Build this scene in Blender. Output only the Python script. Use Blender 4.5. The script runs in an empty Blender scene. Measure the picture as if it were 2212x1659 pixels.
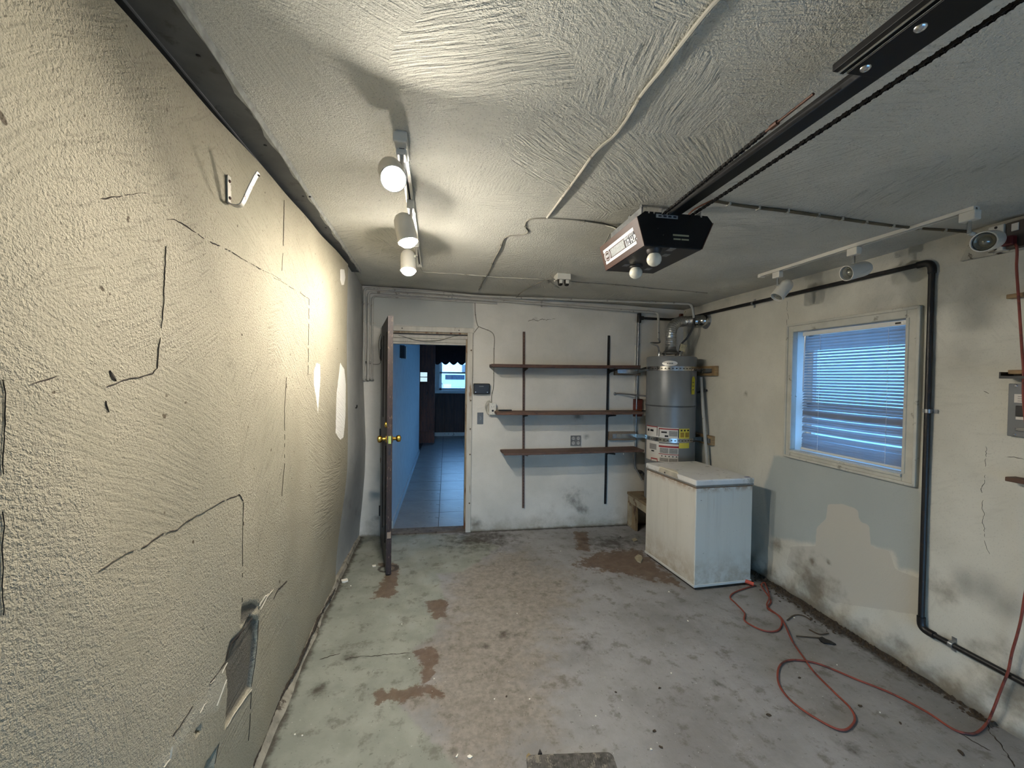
import bpy, bmesh, math, random
import numpy as np
from mathutils import Vector, Matrix
random.seed(7); rng = np.random.default_rng(7)
S = bpy.context.scene
COL = S.collection

# ------------------------------------------------------------------ camera
F_PX, YAW, PITCH, ROLL = 886.5177, 0.1580, -0.0182, 0.0139
W_PX, H_PX, CAM_H = 2212.0, 1659.0, 1.6
cy, sy = math.cos(YAW), math.sin(YAW); cp, sp = math.cos(PITCH), math.sin(PITCH); cr, sr = math.cos(ROLL), math.sin(ROLL)
FW = np.array([sy*cp, cy*cp, sp]); r0 = np.array([cy, -sy, 0.0]); u0 = np.cross(r0, FW)
RT = cr*r0 + sr*u0; UP = -sr*r0 + cr*u0
EYE = np.array([0.0, 0.0, CAM_H])
cd = bpy.data.cameras.new('camera'); cam = bpy.data.objects.new('camera', cd); COL.objects.link(cam)
cd.sensor_fit = 'HORIZONTAL'; cd.sensor_width = 36.0; cd.lens = F_PX/W_PX*36.0; cd.clip_start = 0.02; cd.clip_end = 300
cam.matrix_world = Matrix(((RT[0], UP[0], -FW[0], EYE[0]), (RT[1], UP[1], -FW[1], EYE[1]), (RT[2], UP[2], -FW[2], EYE[2]), (0, 0, 0, 1)))
S.camera = cam

# ------------------------------------------------------------------ world, exposure
S.view_settings.view_transform = 'Standard'; S.view_settings.look = 'None'
S.view_settings.gamma = 1.0; S.view_settings.use_curve_mapping = False
S.view_settings.exposure = 1.90
LAMP_STRENGTH = 620.0
LAMP_COLOR = (1.0, 0.935, 0.835)
w = bpy.data.worlds.new('sky'); S.world = w; w.use_nodes = True
wn, wl = w.node_tree.nodes, w.node_tree.links
bgn = wn['Background']
tc = wn.new('ShaderNodeTexCoord'); sx = wn.new('ShaderNodeSeparateXYZ'); wl.new(tc.outputs['Generated'], sx.inputs[0])
wr = wn.new('ShaderNodeValToRGB'); wl.new(sx.outputs['Z'], wr.inputs[0])
wr.color_ramp.elements[0].position = 0.0; wr.color_ramp.elements[0].color = (0.30, 0.62, 1.0, 1)
wr.color_ramp.elements[1].position = 0.6; wr.color_ramp.elements[1].color = (0.19, 0.47, 1.0, 1)
wl.new(wr.outputs[0], bgn.inputs['Color']); bgn.inputs['Strength'].default_value = 3.2
S.cycles.use_denoising = True
S.cycles.max_bounces = 7; S.cycles.diffuse_bounces = 4; S.cycles.glossy_bounces = 2; S.cycles.transmission_bounces = 3; S.cycles.transparent_max_bounces = 6
S.cycles.sample_clamp_indirect = 4.0; S.cycles.adaptive_threshold = .05; S.cycles.adaptive_min_samples = 16; S.cycles.caustics_reflective = False; S.cycles.caustics_refractive = False

# ------------------------------------------------------------------ room numbers (metres)
D = 4.2            # back wall
R = 2.582          # right wall
Y0 = -2.4          # garage door behind the camera
def zc(x): return 2.362 + 0.031*(2.6 - x)          # the ceiling falls a little to the right
def smooth(a, b, t):
    t = np.clip((t - a)/(b - a), 0, 1); return t*t*(3 - 2*t)
def ray(p): return FW + (p[0]-W_PX/2)/F_PX*RT - (p[1]-H_PX/2)/F_PX*UP
def at(p, ax, v):
    d = ray(p); t = (v - EYE[ax])/d[ax]; return EYE + t*d
def fl(p, z=0.0): return at(p, 2, z)
def bk(p, y=D): return at(p, 1, y)
def rt(p, x=R): return at(p, 0, x)
def ce(p, drop=0.0):
    d = ray(p); a = .031; t = (2.362 + a*2.6 - drop - CAM_H)/(d[2] + a*d[0]); return EYE + t*d
FY = np.array([-3.0, 1.0, 1.77, 2.05, 2.52, 2.96, 3.3, 4.2]); FX = np.array([-.742, -.742, -.751, -.769, -.796, -.812, -.812, -.834])
def xw(y, z):
    """room face of the plastered left wall"""
    y = np.asarray(y, float); z = np.asarray(z, float)
    xf = np.interp(y, FY, FX); k = 1 - smooth(0.0, 0.95, z)
    x = -.740*(1-k) + xf*k
    return x + .004*np.sin(y*5.1+1)*np.sin(z*4.3) + .003*np.sin(y*11+z*3)
def lw(p):
    x = -.74
    for _ in range(4):
        P = at(p, 0, x); x = float(xw(P[1], P[2]))
    return at(p, 0, x)

# ------------------------------------------------------------------ materials
def newmat(name):
    m = bpy.data.materials.new(name); m.use_nodes = True
    nt = m.node_tree; return m, nt.nodes, nt.links, nt.nodes['Principled BSDF']
def lin(c):   # sRGB 0-255 -> linear
    return tuple((v/255/12.92 if v/255 <= .04045 else ((v/255+.055)/1.055)**2.4) for v in c)
class N:
    """tiny node helper"""
    def __init__(s, n, l): s.n, s.l = n, l
    def put(s, sock, v):
        if hasattr(v, 'is_output') or isinstance(v, bpy.types.NodeSocket): s.l.new(v, sock)
        else: sock.default_value = v
    def coord(s, kind='Object'): return s.n.new('ShaderNodeTexCoord').outputs[kind]
    def noise(s, vec, scale, detail=3, rough=.55, dist=0, out='Fac'):
        t = s.n.new('ShaderNodeTexNoise'); s.put(t.inputs['Vector'], vec)
        t.inputs['Scale'].default_value = scale; t.inputs['Detail'].default_value = detail
        t.inputs['Roughness'].default_value = rough; t.inputs['Distortion'].default_value = dist
        return t.outputs['Fac' if out == 'Fac' else 'Color']
    def math(s, op, a, b=0.0, clamp=False):
        t = s.n.new('ShaderNodeMath'); t.operation = op; t.use_clamp = clamp; s.put(t.inputs[0], a); s.put(t.inputs[1], b); return t.outputs[0]
    def rng(s, v, a, b, c=0.0, d=1.0):
        t = s.n.new('ShaderNodeMapRange'); t.interpolation_type = 'SMOOTHSTEP'; s.put(t.inputs['Value'], v)
        for k, q in zip(('From Min', 'From Max', 'To Min', 'To Max'), (a, b, c, d)): t.inputs[k].default_value = q
        return t.outputs['Result']
    def mix(s, f, a, b, mode='MIX'):
        t = s.n.new('ShaderNodeMix'); t.data_type = 'RGBA'; t.blend_type = mode; s.put(t.inputs['Factor'], f)
        for k, v in ((6, a), (7, b)): s.put(t.inputs[k], v if not isinstance(v, tuple) else (v+(1.0,) if len(v) == 3 else v))
        return t.outputs[2]
    def mapping(s, vec, scale=(1, 1, 1), rot=(0, 0, 0)):
        t = s.n.new('ShaderNodeMapping'); s.put(t.inputs['Vector'], vec); t.inputs['Scale'].default_value = scale; t.inputs['Rotation'].default_value = rot; return t.outputs[0]
    def bump(s, h, strength, dist, normal=None):
        t = s.n.new('ShaderNodeBump'); s.put(t.inputs['Height'], h); t.inputs['Strength'].default_value = strength; t.inputs['Distance'].default_value = dist
        if normal is not None: s.l.new(normal, t.inputs['Normal'])
        return t.outputs[0]
    def attr(s, name):
        t = s.n.new('ShaderNodeAttribute'); t.attribute_name = name
        sp_ = s.n.new('ShaderNodeSeparateColor'); s.l.new(t.outputs['Color'], sp_.inputs[0])
        return [sp_.outputs[0], sp_.outputs[1], sp_.outputs[2], t.outputs['Alpha']]
    def sep(s, v):
        t = s.n.new('ShaderNodeSeparateXYZ'); s.put(t.inputs[0], v); return t.outputs

MC = {}
def M(name, col, rough=.6, metal=0.0, var=.18, scale=9.0, bump=0.0, bscale=90.0, dirt=None, emit=None, spec=.5, stretch=None):
    """simple procedural material: colour with noise, optional dirt colour and relief"""
    if name in MC: return MC[name]
    m, n, l, p = newmat(name); h = N(n, l); c = h.coord()
    if stretch: c = h.mapping(c, stretch)
    base = lin(col)
    dark = tuple(v*(1-var) for v in base); lite = tuple(min(1, v*(1+var)) for v in base)
    f = h.noise(c, scale, 5)
    colr = h.mix(h.rng(f, .3, .7), dark, lite)
    if dirt:
        dcol, amt, dsc = dirt
        colr = h.mix(h.rng(h.noise(c, dsc, 6, .65), .62-amt*.3, .70-amt*.2), colr, lin(dcol))
    l.new(colr, p.inputs['Base Color']); p.inputs['Roughness'].default_value = rough; p.inputs['Metallic'].default_value = metal
    p.inputs['Specular IOR Level'].default_value = spec
    if bump: l.new(h.bump(h.noise(c, bscale, 4), bump, .003), p.inputs['Normal'])
    if emit:
        p.inputs['Emission Color'].default_value = tuple(emit[0])+(1,); p.inputs['Emission Strength'].default_value = emit[1]
    MC[name] = m; return m

def plaster(name, c1, c2, axis='Z', stroke=.6, grain=.5, masks=(), rough=.85, vscale=2.0, sc=(70, 7, 20), attr='mask', speck=None, sdist=.006):
    """trowelled plaster: patches of strokes in random directions, grain, and shaped stains and tone patches from the mask attribute.
    masks: (channel, colour, noise scale, noise amount, edge softness)"""
    m, n, l, p = newmat(name); h = N(n, l); c = h.coord()
    wn3 = h.noise(c, 1.6, 2, out='Color')
    def warp(a):
        t = n.new('ShaderNodeVectorMath'); t.operation = 'MULTIPLY_ADD'; l.new(wn3, t.inputs[0]); t.inputs[1].default_value = (a, a, a); l.new(c, t.inputs[2]); return t.outputs[0]
    vo = n.new('ShaderNodeTexVoronoi'); vo.feature = 'F1'; l.new(warp(.5), vo.inputs['Vector']); vo.inputs['Scale'].default_value = vscale
    sc3 = n.new('ShaderNodeSeparateColor'); l.new(vo.outputs['Color'], sc3.inputs[0])
    vr = n.new('ShaderNodeVectorRotate'); vr.rotation_type = {'Z': 'Z_AXIS', 'X': 'X_AXIS', 'Y': 'Y_AXIS'}[axis]
    l.new(warp(.12), vr.inputs['Vector']); l.new(h.math('MULTIPLY', sc3.outputs[0], 6.283), vr.inputs['Angle'])
    s1 = h.noise(h.mapping(vr.outputs[0], sc), 1.0, 2, .6)
    amp = h.math('MULTIPLY', h.rng(sc3.outputs[1], .2, .9, .15, 1.0), stroke)
    lowf = h.noise(c, 1.7, 4, .6); hgt = h.math('MULTIPLY', s1, amp)
    gn_ = h.noise(c, 120, 2, .8); hgt = h.math('ADD', hgt, h.math('MULTIPLY', gn_, h.rng(lowf, .38, .62, grain*1.15, grain*.4)))
    col = h.mix(h.rng(lowf, .3, .7), lin(c1), lin(c2))
    pit = h.math('ADD', h.math('MULTIPLY', h.rng(gn_, .44, .30), .42*min(1, grain*1.6)), h.math('MULTIPLY', h.math('MULTIPLY', h.rng(s1, .46, .30), amp), .30), clamp=True)
    col = h.mix(pit, col, tuple(v*.38 for v in lin(c2)))
    if speck: col = h.mix(h.rng(h.noise(c, speck[1], 2, .6), speck[2], speck[2]+.05), col, lin(speck[0]))
    if masks:
        at_ = h.attr(attr)
        for ch, mc, ns, na, soft in masks:
            nz = h.math('MULTIPLY', h.math('SUBTRACT', h.noise(c, ns, 4, .65), .5), na)
            f = h.rng(h.math('ADD', at_[ch], nz), .5-soft, .5+soft)
            if isinstance(mc, tuple) and len(mc) == 2: col = h.mix(h.math('MULTIPLY', f, mc[1]), col, lin(mc[0]))
            else: col = h.mix(f, col, lin(mc))
    l.new(col, p.inputs['Base Color']); p.inputs['Roughness'].default_value = rough; p.inputs['Specular IOR Level'].default_value = .25
    l.new(h.bump(hgt, 1.0, sdist), p.inputs['Normal'])
    return m

# ------------------------------------------------------------------ mesh builder
class MB:
    def __init__(s): s.v = []; s.f = []
    def add(s, vs, fs):
        o = len(s.v); s.v += [tuple(map(float, q)) for q in vs]; s.f += [tuple(o+i for i in q) for q in fs]; return s
    def box(s, a, b, M4=None):
        (x0, y0, z0), (x1, y1, z1) = a, b
        vs = [(x0, y0, z0), (x1, y0, z0), (x1, y1, z0), (x0, y1, z0), (x0, y0, z1), (x1, y0, z1), (x1, y1, z1), (x0, y1, z1)]
        if M4 is not None: vs = [M4 @ Vector(q) for q in vs]
        return s.add(vs, [(3, 2, 1, 0), (4, 5, 6, 7), (0, 1, 5, 4), (1, 2, 6, 5), (2, 3, 7, 6), (3, 0, 4, 7)])
    def prism(s, poly, vec):
        """polygon (3-D points) pushed along vec"""
        n = len(poly); vec = np.array(vec, float); a = [np.array(q, float) for q in poly]; b = [q+vec for q in a]
        return s.add(a+b, [tuple(range(n))[::-1], tuple(range(n, 2*n))] + [(i, (i+1) % n, n+(i+1) % n, n+i) for i in range(n)])
    def lathe(s, o, axis, prof, seg=24, cap0=True, cap1=True):
        """prof: (distance along axis, radius)"""
        o = np.array(o, float); a = np.array(axis, float); a /= np.linalg.norm(a)
        t = np.array([0, 0, 1.0]) if abs(a[2]) < .9 else np.array([1.0, 0, 0]); e1 = np.cross(a, t); e1 /= np.linalg.norm(e1); e2 = np.cross(a, e1)
        vs = []; fs = []
        for d, r in prof:
            for k in range(seg):
                q = 2*math.pi*k/seg; vs.append(o + a*d + r*(math.cos(q)*e1 + math.sin(q)*e2))
        for i in range(len(prof)-1):
            for k in range(seg):
                k2 = (k+1) % seg; fs.append((i*seg+k, i*seg+k2, (i+1)*seg+k2, (i+1)*seg+k))
        if cap0: fs.append(tuple(range(seg))[::-1])
        if cap1: fs.append(tuple(range((len(prof)-1)*seg, len(prof)*seg)))
        return s.add(vs, fs)
    def cyl(s, a, b, r, seg=16):
        a = np.array(a, float); b = np.array(b, float); L = np.linalg.norm(b-a); return s.lathe(a, b-a, [(0, r), (L, r)], seg)
    def ball(s, o, r, seg=20, rings=12):
        return s.lathe(o, (0, 0, 1), [(-r*math.cos(math.pi*i/rings), max(1e-4, r*math.sin(math.pi*i/rings))) for i in range(rings+1)], seg)
    def tube(s, pts, r, seg=10, flat=None):
        P = [np.array(q, float) for q in pts]; n = len(P)
        T = [P[min(i+1, n-1)]-P[max(i-1, 0)] for i in range(n)]; T = [t/max(1e-9, np.linalg.norm(t)) for t in T]
        ref = np.array([0, 0, 1.0]) if abs(T[0][2]) < .9 else np.array([1.0, 0, 0]); e = np.cross(T[0], ref); e /= np.linalg.norm(e)
        vs = []; fs = []
        for i in range(n):
            e = e - T[i]*np.dot(e, T[i]); e /= max(1e-9, np.linalg.norm(e)); g = np.cross(T[i], e)
            ri = r[i] if hasattr(r, '__len__') else r
            for k in range(seg):
                q = 2*math.pi*k/seg; vs.append(P[i] + ri*(math.cos(q)*e + (flat or 1.0)*math.sin(q)*g))
        for i in range(n-1):
            for k in range(seg):
                k2 = (k+1) % seg; fs.append((i*seg+k, i*seg+k2, (i+1)*seg+k2, (i+1)*seg+k))
        fs.append(tuple(range(seg))[::-1]); fs.append(tuple(range((n-1)*seg, n*seg)))
        return s.add(vs, fs)
    def strip(s, pts, hw, nrm, thick):
        """flat metal strap: rectangular section along pts; nrm(i)= outward normal"""
        P = [np.array(q, float) for q in pts]; n = len(P); vs = []; fs = []
        for i in range(n):
            t = P[min(i+1, n-1)]-P[max(i-1, 0)]; t /= np.linalg.norm(t); m_ = np.array(nrm(i) if callable(nrm) else nrm, float); m_ /= np.linalg.norm(m_); b = np.cross(t, m_)
            vs += [P[i]-b*hw, P[i]+b*hw, P[i]+b*hw+m_*thick, P[i]-b*hw+m_*thick]
        for i in range(n-1):
            for k in range(4): k2 = (k+1) % 4; fs.append((4*i+k, 4*i+k2, 4*i+4+k2, 4*i+4+k))
        fs += [(3, 2, 1, 0), tuple(4*(n-1)+k for k in range(4))]
        return s.add(vs, fs)
    def build(s, name, mat, parent=None, smooth=False, bevel=0, angle=35):
        me = bpy.data.meshes.new(name); org = np.array(parent_world(parent)) if parent else np.zeros(3)
        me.from_pydata([tuple(np.array(q)-org) for q in s.v], [], s.f); me.update()
        bm = bmesh.new(); bm.from_mesh(me); bmesh.ops.recalc_face_normals(bm, faces=bm.faces); bm.to_mesh(me); bm.free()
        if smooth:
            me.polygons.foreach_set('use_smooth', [True]*len(me.polygons)); me.set_sharp_from_angle(angle=math.radians(angle))
        me.materials.append(mat)
        o = bpy.data.objects.new(name, me); COL.objects.link(o)
        if parent: o.parent = parent
        if bevel:
            b = o.modifiers.new('bevel', 'BEVEL'); b.width = bevel; b.segments = 2; b.limit_method = 'ANGLE'; b.angle_limit = math.radians(40)
        return o
def parent_world(o):
    p = Vector((0, 0, 0))
    while o is not None: p = p + o.location; o = o.parent
    return p
def tag(o, label=None, cat=None, group=None, kind=None):
    if label: o['label'] = label
    if cat: o['category'] = cat
    if group: o['group'] = group
    if kind: o['kind'] = kind
    return o
def thing(name, loc, label, cat, group=None, kind=None):
    o = bpy.data.objects.new(name, None); COL.objects.link(o); o.location = tuple(map(float, loc)); o.empty_display_size = .1
    return tag(o, label, cat, group, kind)
def spline(pts, per=8):
    P = [np.array(q, float) for q in pts]; P = [2*P[0]-P[1]]+P+[2*P[-1]-P[-2]]; out = []
    for i in range(1, len(P)-2):
        for k in range(per):
            t = k/per; a, b, c, d = P[i-1:i+3]
            out.append(.5*((2*b)+(c-a)*t+(2*a-5*b+4*c-d)*t*t+(3*b-a-3*c+d)*t**3))
    out.append(P[-2]); return out
def sdpoly(X, Y, poly):
    """signed distance (negative inside) from grid points to a polygon"""
    P = np.array(poly, float); d = np.full(X.shape, 1e9); ins = np.zeros(X.shape, bool); n = len(P)
    for i in range(n):
        a = P[i]; b = P[(i+1) % n]; e = b-a; wx = X-a[0]; wy = Y-a[1]
        t = np.clip((wx*e[0]+wy*e[1])/(e@e+1e-12), 0, 1); d = np.minimum(d, (wx-e[0]*t)**2+(wy-e[1]*t)**2)
        c = ((a[1] <= Y) & (b[1] > Y)) | ((b[1] <= Y) & (a[1] > Y))
        with np.errstate(divide='ignore', invalid='ignore'): xi = a[0]+(Y-a[1])/(b[1]-a[1]+1e-15)*(b[0]-a[0])
        ins ^= c & (X < xi)
    d = np.sqrt(d); return np.where(ins, -d, d)
def dline(X, Y, pts):
    d = np.full(X.shape, 1e9)
    for a, b in zip(pts[:-1], pts[1:]):
        a = np.array(a, float); e = np.array(b, float)-a; wx = X-a[0]; wy = Y-a[1]
        t = np.clip((wx*e[0]+wy*e[1])/(e@e+1e-12), 0, 1); d = np.minimum(d, np.hypot(wx-e[0]*t, wy-e[1]*t))
    return d
def mk(sd, wdt): return np.clip(.5-sd/(2*wdt), 0, 1)
def grid(name, U, V, fn, mat, mask=None, kill=None, parent=None):
    """surface over U x V; fn(u,v)->xyz arrays; mask(u,v)->4 channels; kill(u,v)->faces to leave out"""
    uu, vv = np.meshgrid(np.array(U, float), np.array(V, float), indexing='ij'); nu, nv = uu.shape
    P = np.stack(fn(uu, vv), -1).reshape(-1, 3)
    idx = np.arange(nu*nv).reshape(nu, nv)
    q = np.stack([idx[:-1, :-1], idx[1:, :-1], idx[1:, 1:], idx[:-1, 1:]], -1)
    if kill is not None:
        uc = (uu[:-1, :-1]+uu[1:, 1:])/2; vc = (vv[:-1, :-1]+vv[1:, 1:])/2; q = q[~kill(uc, vc)]
    q = q.reshape(-1, 4)
    me = bpy.data.meshes.new(name); me.vertices.add(len(P)); me.vertices.foreach_set('co', P.astype(np.float32).ravel())
    me.loops.add(len(q)*4); me.loops.foreach_set('vertex_index', q.astype(np.int32).ravel())
    me.polygons.add(len(q)); me.polygons.foreach_set('loop_start', np.arange(0, len(q)*4, 4, dtype=np.int32))
    me.update(); me.validate()
    me.polygons.foreach_set('use_smooth', [True]*len(me.polygons))
    if mask is not None:
        mm = np.zeros((nu*nv, 4), np.float32); mm[:, 3] = 0
        for i, c in enumerate(mask(uu, vv)): mm[:, i] = np.asarray(c).ravel()
        me.attributes.new('mask', 'FLOAT_COLOR', 'POINT').data.foreach_set('color', mm.ravel())
    me.materials.append(mat); o = bpy.data.objects.new(name, me); COL.objects.link(o)
    if parent: o.parent = parent
    return o
def steps(*seg):
    out = [seg[0]]
    for b, st in zip(seg[1::2], seg[2::2]):
        n = max(1, round((b-out[-1])/st)); out += list(np.linspace(out[-1], b, n+1)[1:])
    return out
def ribbon(name, pts, hw, nrm, mat, parent, jit=.0012, lift=.0012, seed=1, gaps=.0):
    """narrow ragged crack lying on a surface, broken where it closes up"""
    r = random.Random(seed); P = []
    for a, b in zip(pts[:-1], pts[1:]):
        a = np.array(a); b = np.array(b); n = max(2, int(np.linalg.norm(b-a)/.008))
        P += [a+(b-a)*k/n for k in range(n)]
    P.append(np.array(pts[-1])); nrm = np.array(nrm, float); vs = []; fs = []; n = len(P); w0 = 1.0; on = True; ons = []
    off = 0.0
    for i in range(n):
        t = P[min(i+1, n-1)]-P[max(0, i-1)]; t /= np.linalg.norm(t)+1e-9; b = np.cross(t, nrm); b /= np.linalg.norm(b)+1e-9
        off = off*.8+r.uniform(-jit, jit); w0 = min(1.6, max(.25, w0+r.uniform(-.45, .45)))
        if on and r.random() < gaps*.5: on = False
        elif not on and r.random() < .35: on = True
        ons.append(on); q = P[i]+b*off; wd = hw*w0*(1 if 0 < i < n-1 and on else .25)
        vs += [q-b*wd+nrm*lift*.3, q+nrm*lift, q+b*wd+nrm*lift*.3]
    for i in range(n-1):
        if not (ons[i] or ons[i+1]): continue
        for k in (0, 1): fs.append((3*i+k, 3*i+k+1, 3*i+4+k, 3*i+3+k))
    return MB().add(vs, fs).build(name, mat, parent)
def textmesh(s, size, o, ex, ey, name, mat, parent, ext=.0006, bold=0.0):
    """lettering as flat raised mesh: origin o, baseline direction ex, up ey"""
    cu = bpy.data.curves.new('lettering', 'FONT'); cu.body = s; cu.size = size; cu.extrude = ext; cu.offset = bold; cu.resolution_u = 2
    ob = bpy.data.objects.new('lettering', cu); COL.objects.link(ob); dg = bpy.context.evaluated_depsgraph_get()
    me = bpy.data.meshes.new_from_object(ob.evaluated_get(dg)); bpy.data.objects.remove(ob); bpy.data.curves.remove(cu)
    ex = np.array(ex, float); ex /= np.linalg.norm(ex); ey = np.array(ey, float); ey -= ex*(ey@ex); ey /= np.linalg.norm(ey); ez = np.cross(ex, ey)
    org = np.array(parent_world(parent))
    for v in me.vertices: v.co = Vector(np.array(o)+ex*v.co[0]+ey*v.co[1]+ez*v.co[2]-org)
    me.materials.clear(); me.materials.append(mat); q = bpy.data.objects.new(name, me); COL.objects.link(q); q.parent = parent; return q
def px2(fn, ax, *pts):   # pixel polygon -> 2-D polygon on a surface
    return [tuple(fn(p)[list(ax)]) for p in pts]

# common materials
m_white = M('white paint', (200, 196, 184), .45, var=.06, dirt=((120, 112, 95), .12, 14))
m_trackw = M('white enamel', (212, 208, 196), .4, var=.04)
m_wpaint = M('painted steel conduit', (168, 165, 156), .5, var=.08, dirt=((110, 106, 96), .1, 22))
m_black = M('black iron', (20, 18, 17), .45, var=.3, scale=20, bump=.3, dirt=((48, 34, 26), .15, 25))
m_blackp = M('black plastic', (17, 16, 15), .4, var=.2)
m_galv = M('galvanised steel', (150, 152, 152), .38, .8, var=.2, scale=30)
m_chrome = M('chrome', (205, 205, 205), .18, 1.0, var=.1)
m_alum = M('crinkled foil duct', (190, 190, 186), .28, .9, var=.15, scale=50, bump=.9, bscale=70)
m_brass = M('brass', (196, 156, 70), .25, 1.0, var=.12)
m_wood = M('pine block', (148, 122, 86), .65, var=.22, scale=5, stretch=(4, 4, 40))
m_wood2 = M('greyed timber block', (122, 106, 88), .7, var=.2, scale=5, stretch=(40, 4, 40))
m_shelf = M('dark stained shelf board', (72, 47, 36), .6, var=.35, scale=4, stretch=(3, 30, 30), dirt=((108, 78, 58), .18, 7))
m_crack = M('crack shadow', (52, 44, 35), .95, var=.3)
m_dirt = M('dirt', (62, 52, 40), .95, var=.4, scale=40, bump=.8, bscale=120)
m_chip = M('paint chip', (225, 220, 205), .7, var=.08)
m_grey = M('grey enamel steel', (112, 114, 114), .42, var=.05)
m_cord = M('orange extension cord', (128, 58, 42), .6, var=.22, scale=18, dirt=((82, 42, 34), .3, 9))
m_copper = M('old copper', (150, 92, 62), .4, .8, var=.3, scale=30)
m_glass, gn, gl, gp = newmat('window glass')
tr = gn.new('ShaderNodeBsdfTransparent'); gg = gn.new('ShaderNodeBsdfGlossy'); gg.inputs['Roughness'].default_value = .03; gm = gn.new('ShaderNodeMixShader'); gm.inputs[0].default_value = .07
gl.new(tr.outputs[0], gm.inputs[1]); gl.new(gg.outputs[0], gm.inputs[2]); gl.new(gm.outputs[0], gn['Material Output'].inputs['Surface'])

# ================================================================== THE SHELL
# ---- floor
GREEN = px2(fl, (0, 1), (700, 1150), (1000, 1155), (1080, 1180), (1000, 1235), (945, 1240), (962, 1308), (940, 1369), (890, 1403), (909, 1433), (913, 1479), (864, 1517), (902, 1570), (985, 1655), (985, 1900), (300, 1900), (300, 1659))
BROWN = [px2(fl, (0, 1), *q) for q in (
    [(803, 1291), (820, 1268), (833, 1240), (842, 1225), (815, 1222), (820, 1216), (858, 1218), (862, 1230), (858, 1262), (852, 1288), (830, 1292)],
    [(808, 1497), (818, 1494), (860, 1488), (880, 1486), (940, 1478), (962, 1495), (955, 1505), (900, 1503), (880, 1512), (835, 1514), (812, 1525), (818, 1508)],
    [(920, 1300), (950, 1294), (966, 1302), (962, 1330), (940, 1338), (926, 1318)],
    [(1240, 1148), (1270, 1150), (1275, 1192), (1248, 1188)],
    [(895, 1405), (935, 1395), (948, 1420), (930, 1470), (912, 1475), (908, 1430)])]
DAMP = px2(fl, (0, 1), (1290, 1190), (1380, 1185), (1420, 1215), (1478, 1265), (1440, 1262), (1370, 1245), (1300, 1235), (1235, 1220))
WORN = px2(fl, (0, 1), (985, 1220), (1130, 1190), (1250, 1260), (1180, 1400), (1190, 1560), (1130, 1659), (1130, 1900), (900, 1900), (985, 1655), (902, 1570), (864, 1517), (913, 1479), (909, 1433), (890, 1403), (940, 1369), (962, 1308))
WLINE = [(R-.02, y) for y in (1.2, 4.2)]
def floor_mask(x, y):
    g = mk(sdpoly(x, y, GREEN), .05)
    b = np.zeros_like(x)
    for q in BROWN: b = np.maximum(b, mk(sdpoly(x, y, q), .045))
    b = np.maximum(b, .9*mk(sdpoly(x, y, DAMP), .12))
    wn_ = mk(sdpoly(x, y, WORN), .25)
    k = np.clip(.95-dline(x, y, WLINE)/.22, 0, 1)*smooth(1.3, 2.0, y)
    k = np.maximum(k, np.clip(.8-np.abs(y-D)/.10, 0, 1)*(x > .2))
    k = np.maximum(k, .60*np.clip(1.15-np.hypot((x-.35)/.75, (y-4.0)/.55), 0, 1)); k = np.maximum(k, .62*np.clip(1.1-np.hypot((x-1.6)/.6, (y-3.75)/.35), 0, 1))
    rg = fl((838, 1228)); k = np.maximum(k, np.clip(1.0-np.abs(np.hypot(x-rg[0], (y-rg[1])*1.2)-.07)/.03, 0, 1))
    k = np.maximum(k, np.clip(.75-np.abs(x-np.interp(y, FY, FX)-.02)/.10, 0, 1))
    for px_, rad in (((1610, 1335), .10), ((1760, 1350), .14), ((1690, 1265), .16), ((1270, 1390), .12), ((1835, 1620), .10), ((1545, 1480), .10), ((1050, 1395), .10), ((1090, 1370), .12), ((1110, 1240), .08), ((760, 1420), .12), ((690, 1490), .10)):
        c = fl(px_); k = np.maximum(k, np.clip(.56-np.hypot(x-c[0], y-c[1])/(2.4*rad), 0, 1))
    return g, b, wn_, k
m, n, l, p = newmat('worn painted concrete floor'); h = N(n, l); c = h.coord(); mg, mb_, mw, mk_ = h.attr('mask')
def thr(ch, ns, na, soft): return h.rng(h.math('ADD', ch, h.math('MULTIPLY', h.math('SUBTRACT', h.noise(c, ns, 4, .68), .5), na)), .5-soft, .5+soft)
col = h.mix(h.rng(h.noise(c, 2.2, 6, .65), .3, .7), lin((120, 119, 117)), lin((144, 143, 143)))
col = h.mix(h.math('MULTIPLY', thr(mw, 4.5, 1.7, .35), .75), col, h.mix(h.rng(h.noise(c, 26, 4, .7), .35, .65), lin((112, 104, 92)), lin((138, 130, 118))))
col = h.mix(thr(mg, 9, 1.0, .2), col, h.mix(h.rng(h.noise(c, 5, 5), .35, .7), lin((124, 127, 117)), lin((139, 141, 131))))
col = h.mix(h.math('MULTIPLY', h.rng(h.noise(c, 9, 5, .72), .53, .66), .55), col, lin((84, 78, 68)))
col = h.mix(h.math('MULTIPLY', h.rng(h.noise(c, 38, 3, .7), .62, .70), .5), col, lin((66, 60, 53)))
col = h.mix(h.math('MULTIPLY', thr(mb_, 17, 1.7, .12), .88), col, h.mix(h.noise(c, 22, 4), lin((66, 50, 38)), lin((112, 92, 73))))
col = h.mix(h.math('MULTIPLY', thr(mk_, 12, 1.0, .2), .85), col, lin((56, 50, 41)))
col = h.mix(h.rng(h.noise(h.mapping(c, (1, 1, 1), (0, 0, .5)), 90, 3), .715, .735), col, lin((205, 203, 196)))
l.new(col, p.inputs['Base Color']); l.new(h.rng(h.noise(c, 6, 4), .3, .7, .5, .85), p.inputs['Roughness'])
hg = h.noise(c, 30, 4, .7)
l.new(h.bump(hg, .55, .006), p.inputs['Normal']); p.inputs['Specular IOR Level'].default_value = .35
m_floor = m
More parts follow.
